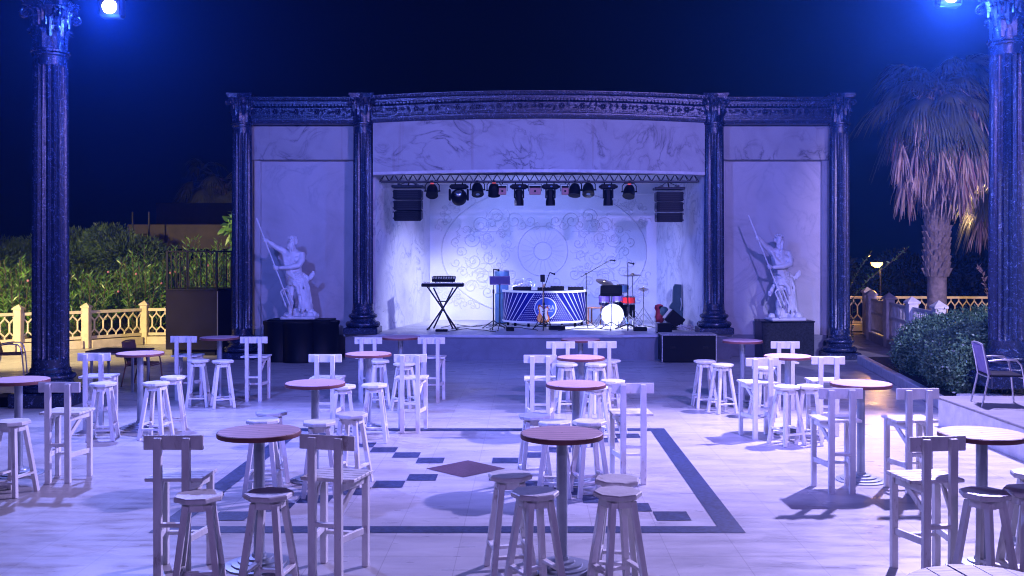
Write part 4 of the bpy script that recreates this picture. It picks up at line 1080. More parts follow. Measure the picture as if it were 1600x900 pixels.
# keyboard on its X stand
p=on(692,515,SF)
e_=empty('keyboard_stand',p,0,'black double X keyboard stand at the left of the stage','stand')
for s_ in (-.13,.13):
    b=MB(); q_=.36 if s_<0 else .25; b.bar((-q_,s_,.02),(q_,s_,1.07),.04); b.bar((q_,s_*.8,.02),(-q_,s_*.8,1.07),.04); b.build('cross_leg',M_blackmetal,e_)
b=MB(); b.bar((-.37,-.3,.03),(-.37,.3,.03),.04); b.bar((.37,-.3,.03),(.37,.3,.03),.04); b.build('foot',M_blackmetal,e_)
b=MB(); b.bar((-.37,-.22,1.085),(-.37,.22,1.085),.035); b.bar((.37,-.22,1.085),(.37,.22,1.085),.035); b.bar((-.12,-.1,.73),(.12,-.1,.73),.03); b.build('support_arm',M_blackmetal,e_)
o=empty('keyboard',p+Vector((0,0,1.103)),0,'long black keyboard lying across the X stand','keyboard')
b=MB(); b.box((0,0,.045),(1.08,.32,.09),ch=.015); b.build('case',M_black,o)
b=MB()
for k in range(36): b.box((-.50+.0278*k+.012,-.085,.096),(.025,.13,.012))
b.build('white_keys',M_boothwhite,o)
b=MB()
for k in range(36):
    if k%7 not in (2,6): b.box((-.50+.0278*k+.026,-.06,.106),(.013,.08,.014))
b.build('black_keys',M_black,o)
o=empty('synthesizer',p+Vector((.02,.06,1.30)),0,'small black controller tilted on a second tier above the keyboard','keyboard')
b=MB(); b.box((0,0,0),(.60,.28,.06),ch=.012,rot=Euler((R(22),0,0))); b.build('case',M_black,o)
b=MB()
for k in range(9): b.box((-.26+.065*k,-.03,.03),(.04,.12,.012),rot=Euler((R(22),0,0)))
b.build('pads',M_alu,o)
b=MB(); 
for s_ in (-.22,.22): b.bar((s_,.02,-.11),(s_,.08,.0),.025)
b.build('riser',M_blackmetal,o)
o=empty('pedal_board',on(690,518,SF),0,'small black pedal lying at the foot of the keyboard stand','pedal'); b=MB(); b.box((0,0,.03),(.3,.16,.06),ch=.01); b.build('body',M_black,o); b=MB(); b.box((0,-.02,.068),(.07,.1,.015),ch=.004); b.build('treadle',M_alu,o)

def mic_stand(xp,yp,zt_,lab,boom=None,base='tripod',mic=True):
    p=on(xp,yp,SF); o=empty('microphone_stand',p,rng.uniform(0,.3),lab,'microphone stand')
    h=zt_
    b=MB(); tripod(b,.33,.22) if base=='tripod' else tripod(b,.36,.14,.02); b.build('base',M_blackmetal,o,50)
    b=MB(); b.tube([(0,0,.1),(0,0,h*.62)],.016,8); b.tube([(0,0,h*.62),(0,0,h)],.011,8); b.tube([(0,0,h*.6),(0,0,h*.66)],.024,8); b.build('pole',M_blackmetal,o,50)
    end=Vector((0,0,h))
    if boom:
        A=Vector((-boom[0]*.22,0,h-boom[1]*.22)); end=Vector((boom[0],-.1,h+boom[1]))
        b=MB(); b.tube([A,end],.011,8); b.ball((0,0,h),.03,None,8,6); b.build('boom_arm',M_blackmetal,o,50)
    if mic:
        b=MB(); d=Vector((.1,-.1,-.02)) if not boom else Vector((boom[0],0,-.05)).normalized()*.1
        b.tube([end,end+d],[.014,.018],8); b.ball(end+d*1.25,.03,None,8,6); b.build('microphone',M_blackmetal,o,50)
    return o
mic_stand(771,514,1.55,'thin straight microphone stand beside the blue speaker column',None)
mic_stand(850,515,1.05,'microphone stand with boom in front of the booth logo, black holder on top',(.14,.42))
mic_stand(916,512,1.42,'tall boom microphone stand leaning right beside the drummer chair',(.62,.36))
mic_stand(981,515,1.72,'tall thick microphone stand right of the drum kit',None,'heavy')
o=empty('phone_holder',on(849,515,SF)+Vector((-.02,-.05,1.32)),0,'black tablet held above the microphone stand in front of the booth','tablet'); b=MB(); b.box((0,0,0),(.12,.03,.19),ch=.008,rot=Euler((R(-10),0,R(8)))); b.build('screen',M_black,o); b=MB(); b.tube([(0,.02,-.08),(.02,.05,-.30)],.01,6); b.build('clamp',M_blackmetal,o)
def music_stand(xp,yp,h,lab,m,perf):
    p=on(xp,yp,SF); o=empty('music_stand',p,0,lab,'music stand')
    b=MB(); tripod(b,.32,.2,.011); b.build('base',M_blackmetal,o,50)
    b=MB(); b.tube([(0,0,.1),(0,0,h)],.014,8); b.build('pole',M_blackmetal,o,50)
    b=MB(); rot=Matrix.Translation((0,-.02,h+.1))@Matrix.Rotation(R(24),4,'X'); W_,H_=.52,.27
    if perf:
        nx,nz=10,5
        for i in range(nx+1): b.box((-W_/2+W_*i/nx,0,0),(.043,.012,H_),rot)
        for j in range(nz+1): b.box((0,-.0,-H_/2+H_*j/nz),(W_,.009,.043),rot)
    else: b.box((0,0,0),(W_,.012,H_*.8),rot,.003)
    b.box((0,.035,-H_/2),(W_,.07,.012),rot); b.build('desk',m,o)
music_stand(781,516,1.18,'lilac music stand beside the blue speaker column',M_purple,False)
music_stand(955,515,.90,'black perforated music stand in front of the drums',M_black,True)
# blue speaker column
p=on(784,505,SF); o=empty('speaker_column',p,0,'tall blue-grey speaker column with wider head behind the booth edge','loudspeaker')
b=MB(); b.box((0,0,.42),(.36,.4,.84),ch=.02); b.build('bass_cabinet',M_blue,o)
b=MB(); b.box((.02,0,1.0),(.34,.36,.30),ch=.015); b.build('middle_cabinet',M_blue,o)
b=MB(); b.lathe([(.20,1.16),(.21,1.18),(.21,1.44),(.2,1.47)],24); b.build('head',M_blue,o,40)
b=MB(); b.lathe([(.213,1.46),(.213,1.49),(.19,1.50)],24); b.lathe([(.213,1.15),(.213,1.17)],24); b.build('rim',M_alu,o,40)

# DJ booth
YB=27.45; XB=px(852,26.6)
BW,BD=1.15,1.05; zb0,zb1=.10,.96
e_=empty('dj_booth',(XB,YB,SF),0,'curved deep blue DJ booth with white fan stripes and round AGORA logo','booth')
def bp_(u,z,out=0.0): th=math.asin(max(-1,min(1,u))); return Vector(((BW+out)*math.sin(th),-(BD+out)*math.cos(th),z))
def bth(th,z,out=0.0): return Vector(((BW+out)*math.sin(th),-(BD+out)*math.cos(th),z))
def band(z0,z1,o0,o1,n=48):
    b=MB()
    for i in range(n):
        a=-math.pi/2+math.pi*i/n; c=-math.pi/2+math.pi*(i+1)/n
        v=[bth(a,z0,o0),bth(c,z0,o0),bth(c,z1,o0),bth(a,z1,o0),bth(a,z0,o1),bth(c,z0,o1),bth(c,z1,o1),bth(a,z1,o1)]
        b.add(v,[(4,5,6,7),(0,3,2,1),(3,7,6,2),(0,1,5,4)])
    return b
band(zb0+.05,zb1-.05,-.04,0).build('front_panel',M_boothblue,e_,60)
band(zb1-.05,zb1,-.06,.025).build('top_rim',M_boothwhite,e_,60)
band(zb0,zb0+.05,-.06,.02).build('bottom_rim',M_boothwhite,e_,60)
b=MB(); b.prism([( (BW-.03)*math.sin(-math.pi/2+math.pi*i/32), -(BD-.03)*math.cos(-math.pi/2+math.pi*i/32)) for i in range(33)],zb1-.04,zb1-.012); b.build('counter',M_black,e_)
b=MB()
for i in range(7):
    th=-1.35+2.7*i/6; q=bth(th,0,-.12); b.tube([(q.x,q.y,0),(q.x,q.y,zb0+.04)],.035,8)
b.build('foot',M_black,e_)
def ribbon(p0,p1,w_,n=14,out=.004):                       # straight in (u, z)
    b=MB(); 
    for i in range(n+1):
        t=i/n; u=p0[0]+(p1[0]-p0[0])*t; z_=p0[1]+(p1[1]-p0[1])*t; th=math.asin(max(-.999,min(.999,u)))
        dth=w_/BW/2
        b.v += [tuple(bth(th-dth,z_,out)),tuple(bth(th+dth,z_,out)),tuple(bth(th-dth,z_,-.005)),tuple(bth(th+dth,z_,-.005))]
    for i in range(n):
        k=4*i; b.f += [(k,k+1,k+5,k+4),(k+2,k,k+4,k+6),(k+1,k+3,k+7,k+5)]
    return b
zT,zB=zb1-.055,zb0+.055
tops=[.25,.40,.52,.63,.75,.84,.926]; bots=[.676,.77,.843,.907,.954,.98,.995]
for t_,b_ in zip(tops,bots):
    for s_ in (-1,1):
        ribbon((s_*t_,zT),(s_*b_,zB),.017).build('fan_stripe',M_boothwhite,e_)
dt=MB(); zl_=.50; RL=.285
for j in range(15):
    z_=zB+.03+(zT-zB-.05)*j/14
    t=(zT-z_)/(zT-zB); lim=.25+(.676-.25)*t-.03
    for i in range(-14,15):
        u=(i+.5*(j%2))*.047
        if abs(u)>lim: continue
        th=math.asin(u)
        if (BW*th)**2+(z_-zl_)**2 < (RL+.03)**2: continue
        c=bth(th,z_,.0); r=.0115; tx=Vector((math.cos(th),math.sin(th),0)); n_=bth(th,z_,.004)
        dt.add([n_+tx*r*math.cos(a)+Vector((0,0,r*math.sin(a))) for a in [math.pi*k/3 for k in range(6)]],[(0,1,2,3,4,5)])
dt.build('dot_pattern',M_boothwhite,e_)['kind']='stuff'
def onfront(x,z,out): th=x/BW; return bth(th,zl_+z,out)
b=MB(); n=40
vs=[]; fs=[]
for k in range(n):
    a=2*math.pi*k/n
    for rr in (0.0,.10,.2,RL): vs.append(onfront(rr*math.cos(a),rr*math.sin(a),.007))
for k in range(n):
    k2=(k+1)%n
    for j in range(3): fs.append((k*4+j,k2*4+j,k2*4+j+1,k*4+j+1) if j else (k*4+1,k2*4+1,k*4))
b.add(vs,fs); dc=b.build('logo_disc',M_boothdisc,e_)
b=MB(); vs=[];fs=[]
for k in range(n):
    a=2*math.pi*k/n
    for rr,o_ in ((RL-.012,.006),(RL-.012,.014),(RL+.014,.014),(RL+.014,.0)): vs.append(onfront(rr*math.cos(a),rr*math.sin(a),o_))
for k in range(n):
    k2=(k+1)%n
    for j in range(3): fs.append((k*4+j,k2*4+j,k2*4+j+1,k*4+j+1))
b.add(vs,fs); b.build('logo_ring',M_boothwhite,e_)
cu=bpy.data.curves.new('t','FONT'); cu.body='AGORA'; cu.size=.17; cu.align_x='CENTER'; cu.align_y='CENTER'; cu.extrude=.003; cu.resolution_u=3; cu.space_character=1.05
to=bpy.data.objects.new('t',cu); COL.objects.link(to)
me_=bpy.data.meshes.new_from_object(to.evaluated_get(bpy.context.evaluated_depsgraph_get())); bpy.data.objects.remove(to)
wmax=max(abs(v.co.x) for v in me_.vertices); k_=.235/wmax
for v in me_.vertices: v.co = onfront(v.co.x*k_, v.co.y+.02, .011+v.co.z)
me_.name='logo_lettering'; me_.materials.clear(); me_.materials.append(M_boothwhite)
lo=bpy.data.objects.new('logo_lettering',me_); COL.objects.link(lo); lo.parent=e_
b=MB()
for k in range(12):
    x0=-.2+.4*k/12; x1=-.2+.4*(k+1)/12; b.quad(onfront(x0,-.082,.0105),onfront(x1,-.082,.0105),onfront(x1,-.068,.0105),onfront(x0,-.068,.0105))
b.build('logo_underline',M_boothwhite,e_)
# gear on the booth
bt=SF+zb1-.012
def deck(x,y,w_,d_,h_,lab,name='dj_deck',cat='music deck',cables=False):
    o=empty(name,(XB+x,YB+y,bt),0,lab,cat)
    b=MB(); b.box((0,0,h_/2),(w_,d_,h_),ch=.01); b.build('body',M_black,o)
    b=MB()
    for k in range(int(w_/.09)): b.lathe([(.018,h_),(.018,h_+.03),(.014,h_+.034)],8,c=(-w_/2+.06+.09*k,d_*.3,0)); b.box((-w_/2+.06+.09*k,-d_*.15,h_+.004),(.03,d_*.3,.01))
    b.build('knobs',M_alu,o)
    if cables:
        b=MB(); r_=random.Random(8)
        for k in range(9):
            x=r_.uniform(-w_/2,w_/2); b.tube([(x,.1,h_),(x+r_.uniform(-.1,.1),.05,h_+r_.uniform(.1,.24)),(x+r_.uniform(-.2,.2),.0,h_+r_.uniform(.08,.2)),(x+r_.uniform(-.25,.25),-.05,h_)],.009,5)
        b.build('cables',M_alu,o)
deck(-.62,-.42,.50,.3,.11,'black mixer heaped with tangled cables at the left of the booth counter','mixer','mixer',True)
deck(.0,-.72,.42,.34,.10,'black centre deck on the booth counter, behind the microphone stand')
deck(.33,-.55,.36,.34,.13,'black taller unit right of the centre deck on the booth counter','mixer','mixer')
deck(.84,-.25,.42,.30,.10,'black deck at the right end of the booth counter')
# guitar on a stand in front of the booth
p=on(849,512,SF)+Vector((0,-.10,0))
o=empty('electric_guitar',p+Vector((0,.02,.12)),0,'sunburst electric guitar with white pickguard leaning before the blue booth','guitar')
prof_=[(-.02,.42),(.05,.40),(.10,.45),(.135,.44),(.14,.38),(.115,.31),(.125,.24),(.165,.16),(.17,.09),(.13,.03),(.04,.0),(-.06,.0),(-.14,.03),(-.18,.10),(-.175,.18),(-.13,.26),(-.12,.32),(-.15,.40),(-.14,.48),(-.09,.50),(-.05,.45)]
M=Matrix.Rotation(R(-8),4,'X')@Matrix(((1,0,0,0),(0,0,-1,0),(0,1,0,0),(0,0,0,1)))
b=MB(); b.prism(prof_,-.022,.022,M); b.build('body_edge',M_sun2,o)
b=MB(); b.prism([(x*.88,.025+(y-.02)*.93) for x,y in prof_],.022,.027,M); b.build('body',M_sun1,o)
b=MB(); b.prism([(-.03,.40),(.04,.38),(.10,.41),(.11,.36),(.085,.28),(.10,.2),(.115,.12),(.06,.06),(.0,.12),(-.03,.2),(-.075,.26),(-.085,.34),(-.11,.42),(-.08,.44)],.027,.031,M); b.build('pickguard',M_boothwhite,o)
b=MB(); b.prism([(-.025,.36),(.025,.36),(.02,.88),(-.02,.88)],.02,.045,M); b.prism([(-.02,.88),(.02,.88),(.045,1.04),(-.03,1.02)],.02,.035,M); b.build('neck',M_maple,o)
b=MB()
for z_ in (.16,.23,.30): b.prism([(-.04,z_),(.04,z_+.01),(.04,z_+.03),(-.04,z_+.02)],.031,.038,M)
b.build('pickups',M_black,o)
o=empty('guitar_stand',p+Vector((0,.06,0)),0,'black tripod stand holding the sunburst guitar','stand'); b=MB(); tripod(b,.26,.4,.012,3,.5); b.tube([(0,0,.35),(0,.06,.8)],.012,6); b.build('frame',M_blackmetal,o,50); b=MB(); b.bar((-.12,-.14,.10),(.12,-.14,.10),.025); b.bar((-.1,-.14,.1),(0,0,.36),.018); b.bar((.1,-.14,.1),(0,0,.36),.018); b.build('cradle',M_blackmetal,o)
# drum kit: every piece stands alone
DX=px(957,26.9); DY=26.9
o=empty('bass_drum',(DX,DY,SF),0,'bass drum with bright white head facing the audience','drum')
Mx=Matrix.Translation((0,0,.30))@Matrix.Rotation(R(90),4,'X')
b=MB(); b.lathe([(.285,-.36),(.285,.0)],40,M=Mx); b.build('shell',M_drumblue,o,40)
b=MB(); b.lathe([(.275,-.01),(.275,.012),(.1,.014),(.01,.014)],40,M=Mx); b.build('drum_head',M_skinw,o,40)
b=MB(); b.lathe([(.280,-.02),(.300,-.02),(.300,.022),(.280,.022)],40,M=Mx); b.build('hoop',M_skinw,o,40)
b=MB(); b.tube([(-.29,-.1,.3),(-.42,-.25,.0)],.012,6); b.tube([(.29,-.1,.3),(.42,-.25,.0)],.012,6); b.build('spur',M_chrome,o)
def drum(x,y,z,r,h,m,lab,legs=False,tilt=0,name='tom_drum'):
    o=empty(name,(DX+x,DY+y,SF),0,lab,'drum'); M=Matrix.Translation((0,0,z))@Matrix.Rotation(R(tilt),4,'X')
    b=MB(); b.lathe([(r,-h/2),(r,h/2)],28,M=M); b.build('shell',m,o,40)
    b=MB(); b.lathe([(r*1.03,h/2-.02),(r*1.03,h/2+.015),(r*.97,h/2+.015)],28,M=M); b.lathe([(r*1.03,-h/2-.015),(r*1.03,-h/2+.02)],28,M=M); b.build('hoop',M_chrome,o,40)
    b=MB(); b.lathe([(r*.96,h/2),(r*.96,h/2+.008)],28,M=M); b.build('drum_head',M_skinw,o,40)
    b=MB()
    if legs:
        for k in range(3):
            a=2*math.pi*k/3+.5; b.tube([(r*1.04*math.cos(a),r*1.04*math.sin(a),z+h*.2),(r*1.15*math.cos(a),r*1.15*math.sin(a),.0)],.012,6)
    else: tripod(b,.26,z*.45,.011); b.tube([(0,0,z*.3),(0,0,z-h/2)],.014,6)
    b.build('leg',M_chrome,o,50)
drum(-.21,.10,.70,.155,.22,M_drumblue,'violet tom drum above the left of the bass drum',tilt=-18)
drum(.16,.10,.72,.155,.22,M_drumblue,'violet tom drum above the right of the bass drum',tilt=-18)
drum(.44,-.05,.70,.17,.20,M_drumred,'bright red snare drum right of the bass drum',name='snare_drum')
drum(.42,.35,.42,.23,.46,M_case,'dark floor tom behind the red snare drum',True,name='floor_tom')
drum(.28,.30,1.0,.15,.22,M_blue,'blue tom drum mounted highest, behind the black music stand')
def cymbal(x,y,h,r,tx,ty,lab,hat=False):
    o=empty('cymbal_stand',(DX+x,DY+y,SF),0,lab,'cymbal')
    b=MB(); tripod(b,.36,.5,.014); tripod(b,.30,.34,.009); b.tube([(0,0,.15),(0,0,h+.05)],.013,8); b.build('stand',M_chrome,o,50)
    M=Matrix.Translation((0,0,h))@Euler((R(tx),R(ty),0)).to_matrix().to_4x4()
    b=MB(); b.lathe([(r,0),(r*.5,.018),(r*.2,.03),(r*.15,.055),(.02,.065)],32,M=M); b.lathe([(r,-.004),(r*.5,.012),(.02,.02)],32,M=M); b.build('cymbal',M_cym,o,50)
    if hat: b=MB(); b.lathe([(r,-.03),(r*.5,-.05),(r*.2,-.06),(.02,-.085)],32,M=M); b.build('bottom_cymbal',M_cym,o,50)
cymbal(-.19,.30,1.17,.25,18,14,'reddish crash cymbal tilted down to the right, above the drummer chair')
cymbal(.57,.25,1.36,.25,4,-3,'level ride cymbal, the highest, at the right of the kit')
cymbal(.84,.02,1.0,.15,3,0,'pair of small hi-hat cymbals on a chrome stand, far right of the kit',True)
p=on(931,506,SF); o=empty('drummer_chair',p,R(70),'reddish wooden chair between the booth and the bass drum','chair')
b=MB(); b.box((0,0,.45),(.40,.40,.03),ch=.008); b.build('seat',M_wood_chair,o)
for x in (-.17,.17):
    b=MB(); b.bar((x,.17,0),(x,.17,.44),.035); b.build('leg',M_wood_chair,o)
    b=MB(); b.bar((x,-.18,0),(x,-.22,.86),.035); b.build('leg',M_wood_chair,o)
b=MB()
for z_ in (.58,.69,.81): b.box((0,-.20-(z_-.45)*.06,z_),(.34,.02,.07),ch=.005)
b.build('backrest',M_wood_chair,o)
# right hand side of the stage
p=on(1053,515,SF); o=empty('monitor_wedge',p,R(0),'black wedge monitor speaker lying tilted on edge at the right of the stage','loudspeaker')
M=Matrix.Translation((0,0,.27))@Matrix.Rotation(R(40),4,'Y')
b=MB(); b.box((0,0,0),(.42,.40,.34),M,.02); b.build('cabinet',M_case,o)
b=MB(); b.box((-.225,0,0),(.02,.36,.30),M,.006); b.build('grille',M_dirtywhite,o)
b=MB(); b.box((.0,.02,.03),(.40,.3,.06),ch=.01); b.build('foot',M_black,o)
p=on(1037,520,SF); o=empty('small_amplifier',p,R(4),'small black box amplifier with pale worn edge at the stage front right','amplifier')
b=MB(); b.box((0,0,.12),(.36,.26,.24),ch=.012); b.build('cabinet',M_case,o)
b=MB(); b.box((-.16,-.02,.25),(.1,.2,.02),ch=.004); b.box((-.183,-.0,.13),(.008,.22,.2)); b.build('worn_edge',M_dirtywhite,o)
p=on(1054,511,SF); o=empty('guitar_case',p,0,'dark teal guitar gig bag standing upright behind the wedge monitor','guitar case')
b=MB(); M=Matrix.Rotation(R(4),4,'Y')@Matrix(((1,0,0,0),(0,0,-1,0),(0,1,0,0),(0,0,0,1)))
b.prism([(-.19,0),(.19,0),(.22,.12),(.2,.32),(.17,.42),(.18,.52),(.13,.62),(.10,1.0),(.09,1.14),(-.07,1.14),(-.11,1.05),(-.10,.66),(-.17,.55),(-.16,.44),(-.2,.33),(-.22,.14)],-.07,.07,M); b.build('bag',M_teal,o)
b=MB(); b.tube([(.14,-.085,.45),(.17,-.11,.6),(.15,-.085,.78)],.014,6); b.build('strap',M_alu,o)
b=MB(); b.ball((-.28,-.02,.42),(.12,.1,.13)); b.build('headstock_bulge',M_teal,o,50)
p=on(1031,505,SF)+Vector((0,.1,0)); o=empty('red_bag',p,0,'crimson crumpled bag on the stage floor left of the wedge monitor','bag')
b=MB(); r_=random.Random(4)
b.lathe([(.08,0),(.12,.05),(.13,.15),(.11,.25),(.09,.33),(.13,.42),(.11,.50),(.03,.53)],18,rf=lambda a,z:1+.12*math.sin(a*3+z*11)+.06*math.sin(a*7-z*23)); b.build('cloth',M_red,o,60)
b=MB(); b.ball((.02,-.13,.44),(.055,.03,.05),None,8,6); b.build('opening',M_black,o); b=MB(); b.tube([(-.12,-.1,.32),(-.15,-.13,.18),(-.12,-.12,.02)],.016,6); b.build('drawstring',M_dirtywhite,o)
for (xp,yp,w_,lab) in ((870,515,.42,'black effects pedal case in front of the booth, right of the microphone stand'),(797,517,.2,'small black pedal left of the booth on the stage floor'),(1000,517,.34,'flat black pedal at the foot of the thick microphone stand')):
    o=empty('effects_pedal',on(xp,yp,SF),R(3),lab,'pedal'); b=MB(); b.box((0,0,.05),(w_,.16,.10),ch=.012); b.build('body',M_black,o)
    b=MB(); [b.lathe([(.02,.1),(.02,.115)],8,c=(-w_/3+w_/3*k,0,0)) for k in range(3)]; b.build('switch',M_alu,o)
def cable(pts,lab,r=.009,z=SF):
    b=MB(); P=[Vector((*on(x,y,z).xy,z+r)) for x,y in pts]; out=[]
    for i in range(len(P)-1):
        for k in range(6): out.append(P[i].lerp(P[i+1],k/6)+Vector((.05*math.sin(i*3+k),.06*math.sin(k*1.05+i),0)))
    out.append(P[-1]); b.tube(out,r,5); o=b.build('cable',M_cable); tag(o,lab,'cable')
cable([(705,514),(725,511),(745,509),(770,507),(790,506)],'black cable trailing from the keyboard stand to the speaker column')
cable([(700,518),(730,514),(752,516),(775,519)],'black cable looping between keyboard stand and straight microphone stand')
cable([(800,507),(830,510),(860,511),(900,508),(925,509)],'black cable running along the foot of the DJ booth')
cable([(760,512),(775,508),(792,512),(815,512),(840,517)],'black cable snaking past the feet of the lilac music stand')
cable([(690,512),(712,507),(740,511),(762,508),(784,511)],'thin black cable wandering behind the keyboard stand')
cable([(872,517),(900,514),(930,513),(955,516)],'black cable from the pedal case towards the black music stand')
cable([(985,512),(1005,508),(1020,512),(1034,517)],'black cable from the thick microphone stand to the small amplifier')
b=MB(); r_=random.Random(9); pts=[]
for k in range(60):
    a=k*.75; pts.append((.16*math.cos(a)*(1+.4*math.sin(k*1.7)),.1*math.sin(a),.02+.0022*k+.03*abs(math.sin(k*2.3))))
b.tube(pts,.013,5); o=b.build('cable_coil',M_dirtywhite,None,None,on(1071,518,SF)); tag(o,'pale tangled cable heap right of the wedge monitor','cable')
b=MB(); b.tube([(0,0,0),(.05,0,.2),(.02,0,.35),(.10,0,.42)],.013,6); b.tube([(.10,0,.42),(.12,0,.5)],.022,6); o=b.build('cable_end',M_cable,None,None,on(590,517,SF)+Vector((0,.05,0))); tag(o,'short black cable end sticking up at the left edge of the stage','cable')
# road case on the ground
p=on(1077,567,0); w_=86*23.2/F
o=empty('road_case',(p.x,p.y+.35,0),0,'big black road case standing on the floor before the stage right','case')
b=MB(); b.box((0,0,.33),(w_,.70,.62),ch=.012); b.build('body',M_case,o)
b=MB(); b.box((0,0,.652),(w_+.01,.71,.025),ch=.005)
b.box((-w_/2+.008,-.352,.33),(.022,.012,.62)); b.box((w_/2-.008,-.352,.33),(.022,.012,.62)); b.build('metal_edge',M_dirtywhite,o)
b=MB(); 
for x in (-w_*.3,w_*.3): b.box((x,-.355,.36),(.12,.012,.05),ch=.003)
b.build('handle',M_blackmetal,o)
b=MB(); b.box((0,0,.01),(w_*.9,.6,.02)); b.build('base_board',M_black,o)

# ------------------------------------------------------------------ terrace furniture
def make_table():
    t=empty('bar_table',(0,0,0))
    b=MB(); b.lathe([(.325,1.062),(.334,1.066),(.334,1.094),(.326,1.10),(.01,1.10)],48); b.f=b.f[:-1]; b.build('tabletop',M_top,t,30)
    b=MB(); b.lathe([(.3355,1.060),(.3375,1.064),(.3375,1.092),(.3355,1.096)],48); b.build('edge_band',M_edge,t,30)
    b=MB(); b.lathe([(.045,.06),(.045,1.045)],24); b.lathe([(.12,1.045),(.12,1.062)],20); b.build('pole',M_pole,t,40)
    b=MB(); b.lathe([(.275,0),(.275,.012),(.225,.018),(.222,.03),(.172,.036),(.168,.050),(.11,.056),(.105,.07),(.06,.075),(.055,.10)],40); b.build('base',M_pole,t,35)
    return t
def make_stool():
    t=empty('bar_stool',(0,0,0)); o8=[(.182*math.cos(R(22.5+45*k)),.182*math.sin(R(22.5+45*k))) for k in range(8)]
    i8=[(x*.955,y*.955) for x,y in o8]
    b=MB(); vs=[(x*.97,y*.97,.742) for x,y in o8]+[(x,y,.748) for x,y in o8]+[(x,y,.772) for x,y in o8]+[(x,y,.78) for x,y in i8]; fs=[tuple(range(7,-1,-1)),tuple(range(24,32))]
    for r_ in range(3): fs += [(r_*8+k,r_*8+(k+1)%8,r_*8+8+(k+1)%8,r_*8+8+k) for k in range(8)]
    b.add(vs,fs); b.build('seat',M_white,t)
    b=MB(); b.lathe([(.125,.675),(.125,.742)],8,a0=R(22.5)); b.build('apron',M_white,t)
    L=[(sx*.165,sy*.165,sx*.082,sy*.082) for sx in (-1,1) for sy in (-1,1)]
    for (x,y,x2,y2) in L:
        b=MB(); b.bar((x,y,0),(x2,y2,.715),.046,.046,up=(0,1,0)); b.build('leg',M_white,t)
    def at(x,z_): return x+(.082-.165)/.165*x*z_/.715
    q1=at(.165,.15); q2=at(.165,.21)
    for s_ in (-1,1):
        b=MB(); b.bar((-q1+.02,s_*q1,.15),(q1-.02,s_*q1,.15),.024,.045,ch=.002,up=(0,1,0)); b.build('stretcher',M_white,t)
        b=MB(); b.bar((s_*q2,-q2+.02,.21),(s_*q2,q2-.02,.21),.024,.045,ch=.002,up=(1,0,0)); b.build('stretcher',M_white,t)
    return t
def make_chair():
    t=empty('bar_chair',(0,0,0))
    b=MB()
    for k in range(5): b.box((0,-.135+.078*k,.765),(.46-.0*k,.074,.028),ch=.005)
    b.build('seat',M_white,t)
    for s_ in (-1,1):
        b=MB(); b.bar((s_*.112,-.195,0),(s_*.112,-.205,1.105),.062,.045,up=(0,1,0)); b.build('post',M_white,t)
        b=MB(); b.bar((s_*.185,.165,0),(s_*.185,.165,.75),.052,.05,up=(0,1,0)); b.build('leg',M_white,t)
        b=MB(); b.bar((s_*.13,-.185,.715),(s_*.185,.165,.715),.03,.06,ch=.003); b.build('seat_rail',M_white,t)
        b=MB(); b.bar((s_*.118,-.185,.30),(s_*.185,.155,.30),.028,.055,ch=.003); b.build('stretcher',M_white,t)
        b=MB(); b.bar((s_*.115,-.17,.52 if s_>0 else .54),(s_*.155,.02,.70),.026,.045,ch=.003); b.build('brace',M_white,t)
    b=MB(); b.bar((-.085,-.197,.42),(.085,-.197,.42),.03,.06,ch=.003,up=(0,1,0)); b.build('stretcher',M_white,t)
    b=MB(); b.bar((-.155,.165,.26),(.155,.165,.26),.028,.055,ch=.003,up=(0,1,0)); b.build('stretcher',M_white,t)
    b=MB(); b.box((0,-.166,1.062),(.47,.028,.115),ch=.004); b.build('back_rail',M_white,t)
    return t
GT,GS,GC='round wooden bar tables on the terrace','white octagonal bar stools on the terrace','white plank-back bar chairs on the terrace'
def place(proto,first,loc,rz,label,cat,group):
    o=proto if first else copy_tree(proto)
    o.location=loc; o.rotation_euler=(0,0,rz); tag(o,label,cat,group); return o
tabs=[(405,673,'bar table, front row, between two chairs left of the dark floor diamond'),
 (878,676,'dark-topped bar table in the front row, centre, with four stools round it'),
 (492.5,597.5,'bar table just behind the front left table, its shaft half in shadow'),
 (900,599,'bright pink-topped bar table directly behind the front centre table'),
 (1345,598,'bar table between two chairs right of the floor border, stepped base visible'),
 (219,551,'bar table right of the left column in front of the dark rectangular table'),
 (575.5,552,'bar table with mauve top third back, left of the stage centre'),
 (907.5,557.5,'pink bar table third back in the centre line, two chairs close beyond'),
 (1231,555.5,'bar table encircled by stools and chairs in front of the right pedestal'),
 (343,526.5,'farthest left bar table, in front of the dark railed booth'),
 (626,526,'farthest bar table left of centre, against the left end of the stage front'),
 (907,529.5,'farthest centre bar table, against the stage front'),
 (1160,531.5,'farthest right bar table, between road case and right pedestal'),
 (1534,676,'weathered dark bar table beside the raised platform at the right edge'),
 (29,592.5,'bar table at the left edge of the photo before the left column')]
T0=make_table(); 
for i,(x,y,l) in enumerate(tabs): place(T0,i==0,on(x,y,1.10)*Vector((1,1,0)) if False else Vector((*on(x,y,1.10).xy,0)),rng.uniform(-.3,.3)+(0 if i%2 else .25),'round '+l,'table',GT)
